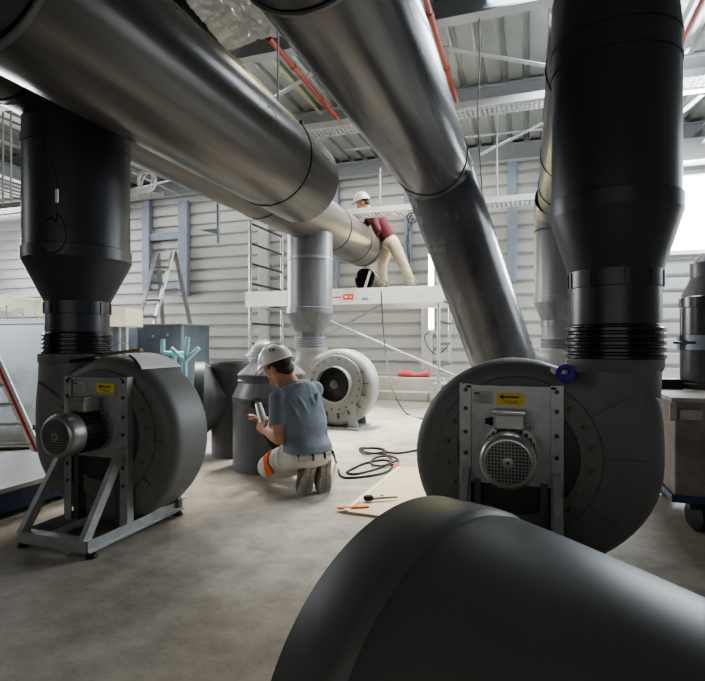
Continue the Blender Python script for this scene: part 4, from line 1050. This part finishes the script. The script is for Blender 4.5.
ladder_side('rear_section', ra0, A1 + Vector((0, .05, 0)), rb0, B1 + Vector((0, .05, 0)), 4)
# turquoise plastic stands
def cyan(loc, rz, branch, label):
    m = MB()
    for a, b in branch: m.sweep([a, b], .025, 10)
    o = m.build('plastic_rack', 'cyan'); o.location = loc; o.rotation_euler = (0, 0, rz); tag(o, label, 'rack')
cz = 6.0
def rel(px, py, o): return P(px, py, cz) - o
o1 = P(172, 372, cz); o1.z = 0
cyan(o1, 0, [(rel(163, 339, o1), rel(163, 353, o1)), (rel(163, 353, o1), rel(184, 353.5, o1)), (rel(174.5, 353, o1), rel(174.5, 362, o1)), (rel(166, 356, o1), rel(166, 363, o1)), (rel(174.5, 362, o1), Vector((rel(174.5, 362, o1).x, rel(174.5, 362, o1).y, 0))), (rel(166, 363, o1), Vector((rel(166, 363, o1).x, rel(166, 363, o1).y, 0)))], 'turquoise square-armed plastic rack behind the left fan')
o2 = P(185, 372, cz - .15); o2.z = 0
def rel2(px, py): return P(px, py, cz - .15) - o2
cyan(o2, 0, [(rel2(171, 348), rel2(185, 361)), (rel2(188, 337), rel2(186, 356)), (rel2(199, 348), rel2(185, 361)), (rel2(185, 361), rel2(185, 372)), (rel2(185, 372), Vector((rel2(185, 372).x, rel2(185, 372).y, 0)))], 'turquoise plastic stand with spread arms, right of the square-armed rack')
# things lying on the left fan
def lie(name, mt, pts, label, cat, th=.006):
    m = MB(); m.loft([[Vector(p) for p in pts], [Vector(p) + UP * th for p in pts]]); return tag(m.build(name, mt, smooth=0), label, cat)
ztop = FZ + .402
yq = FAN_B[1]
m = MB(); rings = []
for k in range(9):
    a = math.radians(2 + 4.4 * k); r = .42; x = FAN_B[0] + math.sin(a) * r; z = FZ + math.cos(a) * r + .004 * k * .3
    rings.append([Vector((x, yq - .03 - .018 * k, z)), Vector((x, yq + .15, z)), Vector((x, yq + .15, z + .004)), Vector((x, yq - .03 - .018 * k, z + .004))])
m.loft(rings); tag(m.build('card_sheet', 'cardboard', smooth=60), 'white card sheet draped over the top of the left fan', 'sheet')
m = MB(); m.box((0, 0, 0), (.22, .05, .018)); o = m.build('wooden_batten', 'wood_brown', smooth=0); o.location = (FAN_B[0] - .08, yq + .06, ztop + .025); o.rotation_euler = (0, -.12, .3); tag(o, 'short brown wooden batten lying on top of the left fan', 'batten')
m = MB(); m.box((0, 0, 0), (.20, .05, .02), bev=.006); o = m.build('black_bar', 'rubber', smooth=0); o.location = (FAN_B[0] - .19, yq - .12, ztop - .015); o.rotation_euler = (0, -.12, .1); tag(o, 'short black rubber strip on the left fan, at the foot of its outlet', 'strip')
# cord hanging on the left duct
ca = [P(42, 95, 2.70), P(43, 150, 2.70), P(52, 165, 2.68), P(58, 185, 2.68), P(56, 208, 2.68), P(57, 222, 2.68), P(50, 218, 2.68), P(38, 232, 2.69), P(42, 250, 2.69), P(56, 252, 2.68), P(66, 240, 2.68), P(64, 222, 2.68), P(57, 214, 2.68)]
m = MB(); m.sweep(crom(ca, 6), .0045, 8); o = m.build('hanging_cable', 'black'); tag(o, 'black looped cord hanging down the front of the left black duct', 'cord')
m = MB(); m.box((0, 0, 0), (.014, .014, .07), bev=.004); o2_ = m.build('connector', 'white', o, smooth=0); o2_.location = P(57, 196, 2.67)
# leaning ladder with red stripe, far left
LB = PFL(42, 462); LT = LB + (P(-6, 355, 4.55) - LB) * 1.1
off = -RGT * .5 - FWD * .05
lad = empty('leaning_ladder', LB, 0, 'aluminium ladder with a red stripe leaning at the far left edge', 'ladder')
for o_ in (Vector((0, 0, 0)), off):
    m = MB(); m.bar(LB + o_, LT + o_, .075, .03, up=(LT - LB).cross(off)); r_ = m.build('side_rail', 'white', lad, smooth=0, world=True)
    m = MB(); nn = (LT - LB).cross(off).normalized(); nn = -nn if nn.dot(FWD) > 0 else nn
    m.bar(LB + o_ + nn * .018, LT + o_ + nn * .018, .022, .003, up=nn); m.build('red_stripe', 'redstripe', r_, smooth=0, world=True)
    m = MB(); m.box(LB + o_ + UP * .02, (.08, .06, .05)); m.build('rubber_foot', 'cyan', r_, smooth=0, world=True)
for k in range(1, 6):
    t_ = k / 6 - .02; m = MB(); m.sweep([LB + (LT - LB) * t_, LB + off + (LT - LB) * t_], .018, 8); m.build('rung', 'alu', lad, world=True)
# grey tube on the floor behind
m = MB(); a = P(-25, 437, 4.9); b = P(33, 433, 5.0); m.sweep([Vector((a.x, a.y, .11)), Vector((b.x, b.y, .11))], .11, 32, caps=False); o = m.build('loose_pipe', 'duct_pale', smooth=40); tag(o, 'grey pipe lying on the floor behind the leaning ladder, far left', 'pipe')
# blue platform trolley
tr0 = PFL(52, 500)
tx1 = -2.84; ty0, ty1 = 1.5, 2.95
tro = empty('platform_trolley', (tx1 - .4, (ty0 + ty1) / 2, 0), 0, 'low blue platform trolley with a pale deck at the left edge', 'trolley')
m = MB()
for x in (-.36, .40): m.box((x, 0, .095), (.05, ty1 - ty0, .13), bev=.006)
for y in (-.7, .7): m.box((0.02, y, .095), (.72, .05, .13), bev=.006)
m.build('chassis', 'blue', tro, smooth=0)
m = MB(); m.box((.02, 0, .172), (.86, ty1 - ty0 + .06, .024), bev=.004); m.build('deck', 'galv', tro, smooth=0)
m = MB(); m.box((.452, 0, .172), (.012, ty1 - ty0 + .06, .026)); m.build('edge_strip', 'alu', tro, smooth=0)
for x in (-.3, .45):
    for y in (-.62, .68):
        m = MB(); m.lathe([(.02, -.02), (.06, -.02), (.066, -.012), (.066, .012), (.06, .02), (.02, .02)], 24, frame((x, y, .066), (1, 0, 0))); wl = m.build('wheel', 'galv', tro)
        m = MB(); m.box((x, y, .10), (.055, .02, .08)); m.build('fork', 'galv', wl, smooth=0)
m = MB(); m.box((-4.75, 2.95, .03), (1.2, .55, .06), bev=.005); m.box((-4.75, 2.95, .075), (1.1, .48, .03)); tag(m.build('panel_stack', 'white', smooth=0), 'white flat panels stacked on the floor beyond the blue trolley', 'panel')

# far left roof-hung bits
tray(-12.0, -5.0, 6.2, 3.15, .25, .08, 'pale cable tray high at the left edge beyond the black duct')
for k, px in enumerate((3, 11)):
    a = P(px, 190, 8.2); m = MB(); m.sweep([Vector((a.x, a.y, 3.15)), Vector((a.x, a.y, ZR))], .014, 8); tag(m.build('hanging_rod', 'white'), ('white drop rod at the very left edge holding the left cable tray', 'white drop rod second from the left edge holding the left cable tray')[k], 'rod')
m = MB(); a = PY(5, 209, 9.88); m.box((0, 0, 0), (1.6, .10, .14), bev=.01); o = m.build('light_housing', 'ceil_lamp', smooth=0); o.location = a; tag(o, 'lit white strip light at the left edge beside the black duct', 'lamp')
# white cable coil hanging at the back left
cc = P(147, 181, 8.0); cl = empty('cable_coil', cc, 0, 'white coil of cable hanging from the roof right of the left duct', 'cable')
m = MB()
for k, (r, tx, ty) in enumerate(((.14, .1, .25), (.15, -.25, .1), (.13, .35, -.2), (.15, .05, .5), (.12, -.5, .3))): m.torus((0, 0, 0), r, .010, (tx, 1, ty), 32, 6)
m.build('loops', 'white', cl)
m = MB(); m.sweep(crom([(0, 0, .14), (.01, 0, .5), (0, .05, 1.0), (0, 0, ZR - cc.z - .05)]), .008, 6); m.build('tail', 'white', cl)
# back wall: blocks, timbers, red rag
def plain(name, mt, c, d, label, cat, rz=0, bev=.012, group=None):
    m = MB(); m.box((0, 0, d[2] / 2), d, bev=bev); o = m.build(name, mt, smooth=0); o.location = c; o.rotation_euler = (0, 0, rz); return tag(o, label, cat, group)
def foundation(px0, px1, Y, h, dpt, label, z0=0):
    a = PY(px0, 400, Y); b = PY(px1, 400, Y); return plain('concrete_beam', 'concrete_block', ((a.x + b.x) / 2, Y + dpt / 2, z0), (b.x - a.x, dpt, h), label, 'beam', 0, .015)
foundation(352, 428, 8.9, .15, .30, 'low pale concrete beam on the floor under the scaffold, right of the pale fan')
foundation(352, 444, 9.3, .38, .3, 'taller pale concrete beam along the back wall behind the low one')
foundation(432, 470, 8.7, .33, .4, 'white concrete block behind the dark right fan, at the scaffold foot')
m = MB(); random.seed(5)
ring = []
for k in range(5):
    ring.append([Vector((-.28 + .14 * k, .09 * math.cos(q), (.05 + .02 * math.sin(k * 2)) * (1 + math.sin(q)) + .01 * random.random())) for q in [2 * PI * j / 10 for j in range(10)]])
m.loft(ring); rr_ = PY(414, 374, 9.45); o = m.build('red_cloth', 'redrag', smooth=60); o.location = (rr_.x, 9.45, .38); tag(o, 'crumpled red cloth lying on the concrete beam by the back wall', 'cloth')
p_ = PY(400, 385, 9.1); m = MB(); m.box((0, 0, 0), (1.7, .08, .06)); o = m.build('timber', 'galv', smooth=0); o.location = (p_.x, 9.57, .41); tag(o, 'thin grey rail lying along the top of the taller concrete beam', 'rail')
plain('timber', 'concrete_block', PFL(205, 392), (.9, .25, .2), 'pale block on the floor at the back wall above the tee duct', 'block')

# ---- floor items in the middle ----------------------------------------------------------------------------------
corners = [PFL(341, 513), PFL(398, 468), PFL(470, 474), PFL(452, 528)]
pw = empty('plywood_sheet', (sum((c.x for c in corners)) / 4, sum((c.y for c in corners)) / 4, 0), 0, 'pale plywood sheet lying on the floor before the right fan', 'board')
m = MB(); m.loft([corners, [c + UP * .015 for c in corners]]); m.build('sheet', 'wood', pw, smooth=0, world=True)
m = MB(); e0 = corners[0] + UP * .018; e1 = corners[1] + UP * .018; inn = (corners[3] - corners[0]).normalized() * .03; m.bar(e0 + inn, e1 + inn, .03, .006); m.build('edge_strip', 'cream', pw, smooth=0, world=True)
so = PFL(351, 511); tag(plain('orange_strip', 'orange', Vector((so.x + .01, so.y + .01, .0165)), (.19, .03, .008), 'short orange strip on the near corner of the plywood sheet', 'strip', YAW + .15, .003))
so = PFL(396, 466); tag(plain('orange_strip', 'orange', Vector((so.x + .02, so.y - .04, .0165)), (.10, .03, .008), 'small orange scrap on the far corner of the plywood sheet', 'strip', YAW - .7, .003))
bs = PFL(371, 504); tl_ = empty('paint_brush', Vector((bs.x, bs.y, .034)), YAW + .22, 'black headed brush with a grey handle lying on the plywood sheet', 'tool')
m = MB(); m.sweep([(-.045, 0, 0), (-.035, 0, .004), (.0, 0, .004), (.012, 0, 0)], [.012, .019, .019, .012], 14); m.build('head', 'black', tl_)
m = MB(); m.sweep([(.01, 0, 0), (.08, 0, 0), (.17, 0, .0)], [.011, .009, .008], 10); m.build('handle', 'alu_motor', tl_)
bs = PFL(382, 500); m = MB(); m.lathe([(.012, 0), (.014, .004), (.014, .012), (.008, .016)], 12); o = m.build('plastic_plug', 'black'); o.location = (bs.x, bs.y, .0155); tag(o, 'tiny black cap beside the brush on the plywood sheet', 'cap')
def F3(px, py, h=.008): v = PFL(px, py); v.z = h; return v
cp = [P(333, 452, 3.45), F3(336, 463), F3(341, 477), F3(355, 478.5), F3(375, 476), F3(388, 472), F3(392, 466), F3(385, 461), F3(366, 464), F3(352, 470), F3(347, 473.5), F3(356, 475), F3(376, 470), F3(392, 465, .02), F3(398, 462, .02), F3(388, 458, .02), F3(374, 460, .014), F3(372, 466, .014), F3(384, 468, .02), F3(392, 462, .02), F3(383, 455, .02), F3(388, 453), F3(376, 449), F3(362, 450), F3(366, 453), F3(382, 456, .02), F3(385, 452, .014), F3(378, 449.5, .014), F3(360, 449), F3(366, 456, .02), F3(384, 454.5, .02), F3(398, 454), F3(412, 452), F3(422, 450)]
m = MB(); m.sweep(crom(cp, 6), .0085, 8); o = m.build('power_cable', 'cable'); tag(o, 'black power cable lying in loops on the floor right of the kneeling worker', 'cable')
# dark scraps and tape on the dusty floor (photo shows a few flecks)
cv_ = [P(381, 291, 7.38), P(383, 325, 7.38), P(386, 355, 7.3), P(391, 385, 7.0), P(400, 405, 6.9), F3(408, 415), F3(425, 420), F3(445, 424)]
m = MB(); m.sweep(crom(cv_, 8), .009, 8); o = m.build('hanging_cable', 'cable_grey'); tag(o, 'grey cable drooping from the scaffold deck to the floor near the pale fan', 'cable')
cv_ = [PY(412, 214, 7.28), PY(408, 225, 7.28), PY(410, 262, 7.3), PY(407, 240, 7.3), PY(413, 218, 7.28)]
m = MB(); m.sweep(crom(cv_, 8), .008, 8); m.torus(PY(412, 218, 7.28), .07, .009, (0, 1, .2), 20, 6); o = m.build('hanging_cable', 'cable'); tag(o, 'thin cable loops hanging from the lower cable tray right of the worker in red', 'cable')

# ---- right side -------------------------------------------------------------------------------------------------
kx, ky = .715, 3.12
ct = empty('tool_cart', (kx + .5, ky + .45, 0), 0, 'scratched grey box cart on castors at the right edge', 'cart')
m = MB(); m.box((0, 0, .44), (.98, .88, .52), bev=.012); m.build('box_body', 'cart', ct, smooth=0)
m = MB(); m.box((0, 0, .705), (1.02, .92, .025), bev=.006); m.build('lid', 'cart_pale', ct, smooth=0)
m = MB(); m.box((0, -.445, .19), (1.0, .02, .035)); m.box((-.495, 0, .19), (.02, .9, .035)); m.build('bottom_rail', 'blue', ct, smooth=0)
m = MB(); m.box((-.5, -.445, .64), (.03, .02, .09)); m.box((-.42, -.452, .63), (.10, .008, .05)); m.build('latch', 'cart_pale', ct, smooth=0)
for x in (-.36, .36):
    for y in (-.34, .34):
        m = MB(); m.lathe([(.02, -.022), (.078, -.022), (.086, -.014), (.086, .014), (.078, .022), (.02, .022)], 28, frame((x, y, .086), (.9, .3, 0))); wl = m.build('castor', 'rubber', ct)
        m = MB(); m.box((x, y, .15), (.09, .07, .06)); m.build('fork', 'blue', wl, smooth=0)
db_ = P(674, 383, 3.3); m = MB(); m.box((0, 0, .03), (.20, .16, .06), bev=.004); o = m.build('dark_case', 'black', smooth=0); o.location = (kx + .08, ky + .62, .7175); tag(o, 'flat black case on the cart behind the grey duct fitting', 'case')
cl_ = P(712, 398, 3.27)
rf = empty('duct_reducer', (cl_.x, cl_.y, .7175), 0, 'blue grey duct reducer with a clamp strap standing on the cart, right edge', 'duct')
m = MB(); m.lathe([(.178, 0), (.178, .03), (.172, .035), (.172, .50), (.178, .505), (.178, .565), (.172, .57)], 56, caps=False); m.build('barrel', 'duct_blue', rf, smooth=30)
m = MB(); m.lathe([(.172, .568), (.12, .68), (.118, .69)], 56, caps=False); m.build('cone', 'duct_mid', rf, smooth=30)
m = MB(); m.lathe([(.118, .688), (.118, .78), (.11, .78), (.06, .84), (.05, .84)], 48, caps=False); m.build('neck', 'duct_mid', rf, smooth=30)
m = MB(); m.lathe([(.173, .24), (.18, .24), (.18, .33), (.173, .33)], 56, caps=False); cs = m.build('clamp_strap', 'steelblue', rf, smooth=30)
lf = Vector((-1, -.28, 0)).normalized(); m = MB(); m.bar(lf * .17 + UP * .285, lf * .205 + UP * .285, .03, .09); m.build('clamp_ear', 'steelblue', cs, smooth=0)
fr_ = (lf * .6 - FWD).normalized(); m = MB(); m.sweep([lf * .235 + fr_ * .05 + UP * .285, lf * .10 + fr_ * .12 + UP * .285], .008, 8); m.lathe([(.018, 0), (.018, .02)], 6, frame(lf * .165 + fr_ * .085 + UP * .285, fr_)); m.build('clamp_bolt', 'hole', cs)
# purple tape roll on the right fan
pt = PY(566, 377, FAN_A[1] - .155)
tp = empty('tape_roll', pt, 0, 'violet blue tape roll wedged on the right fan beside its outlet', 'tape')
m = MB(); m.lathe([(.022, -.02), (.036, -.02), (.038, -.016), (.038, .016), (.036, .02), (.022, .02), (.022, -.02)], 32, frame((0, 0, .012), (-.35, -.75, .55)), caps=False); m.build('roll', 'purple', tp, smooth=40)
m = MB(); m.sphere((-.045, .03, .014), .03, 12, (1.2, 1, .8)); m.sphere((-.012, .035, .02), .025, 12); o = m.build('white_cloth', 'cardboard'); o.location = pt; tag(o, 'small crumpled white cloth next to the violet tape roll', 'cloth')
# ceiling lamp top right
a = PZ(694, 88, 4.1); m = MB(); m.box((0, 0, 0), (1.3, .16, .08), bev=.01); lo = m.build('ceiling_lamp', 'white', smooth=0); lo.location = a; tag(lo, 'white strip lamp under the roof at the upper right edge', 'lamp')
m = MB(); m.box((0, 0, -.045), (1.2, .1, .012)); m.build('diffuser', 'ceil_lamp', lo, smooth=0)
a = PY(695, 150, 9.6); plain('wall_box', 'white', (a.x, 9.6, a.z - .2), (.5, .3, .35), 'white box fixed high on the back wall above the bright window', 'box')

# ---- light ------------------------------------------------------------------------------------------------------
w = bpy.data.worlds.new('World'); S.world = w; w.use_nodes = True
w.node_tree.nodes['Background'].inputs['Color'].default_value = (.75, .85, 1, 1); w.node_tree.nodes['Background'].inputs['Strength'].default_value = .6
def area(name, loc, target, sx, sy, power, col=(1, 1, 1), spread=180):
    l = bpy.data.lights.new(name, 'AREA'); l.shape = 'RECTANGLE'; l.size = sx; l.size_y = sy; l.energy = power; l.color = col; l.spread = math.radians(spread)
    o = bpy.data.objects.new(name, l); COL.objects.link(o); o.location = loc
    o.rotation_euler = (Vector(target) - Vector(loc)).to_track_quat('-Z', 'Y').to_euler(); return o
area('window_daylight', (2.7, 9.85, 3.15), (0, 5.0, 0.8), 3.2, 1.25, 520, (.85, .92, 1))
area('fill_overhead_right', (1.25, 7.0, 4.35), (1.1, 6.8, 0), 1.1, 4.4, 330, (.86, .92, 1), 140)  # added strip for the slanting duct's highlight; the deck has no skylight
area('fill_overhead_mid', (-1.75, 6.4, 4.3), (-1.75, 6.0, 0), .7, 3.4, 230, (1, .95, .86), 95)  # added overhead fill for the middle floor and the big grey duct's streak
area('fill_overhead_left', (-4.0, 5.8, 4.2), (-3.2, 5.4, 0), 2.0, 1.6, 135, (1, .96, .9), 95)  # added overhead fill for the left bay; no roof opening above it
area('fill_overhead_back', (-5.5, 8.6, 4.2), (-5.5, 9.6, 0.5), 11, .8, 110, (1, .98, .95))  # added wide fill that lifts the back wall, stretched to the left
area('fill_far_left', (-13.6, 7.6, 2.6), (-10, 9.8, 2.0), 2, 2, 120, (.95, .98, 1))  # added fill for the dim far end of the back wall; no door there
area('fill_left', (-10.5, 8.2, 2.4), (-3, 6.4, .4), 3, 3, 200, (.97, .98, 1), 110)  # added side fill for left edges and floor; no door is modelled
area('fill_front_left', (-9.5, 1.4, 2.6), (-5.2, 4.4, .8), 2.5, 2.2, 50, (.95, .98, 1), 60)  # added fill to brighten the front of the galvanised plenum
area('fill_right', (4.2, 6.6, 2.4), (0, 5.6, 1.0), 2.4, 2.6, 45, (.88, .93, 1), 100)  # added side fill that gives the right fan a bright edge
area('fill_front', (-.5, -3.6, 1.5), (-.7, 3, 1.1), 6, 1.2, 44, (1, .98, .94))  # added frontal fill for the fan faces; the front wall is closed

# ---- camera -----------------------------------------------------------------------------------------------------
cd = bpy.data.cameras.new('Camera'); cam = bpy.data.objects.new('Camera', cd); COL.objects.link(cam)
cam.location = (0, 0, H); cam.rotation_euler = (PI / 2, 0, YAW)
cd.sensor_width = 36; cd.lens = F / 705 * 36; cd.shift_y = (CY - 340.5) / 705; cd.clip_start = .02
S.camera = cam
S.view_settings.view_transform = 'AgX'
S.view_settings.look = 'AgX - Medium High Contrast'
S.view_settings.exposure = -0.1
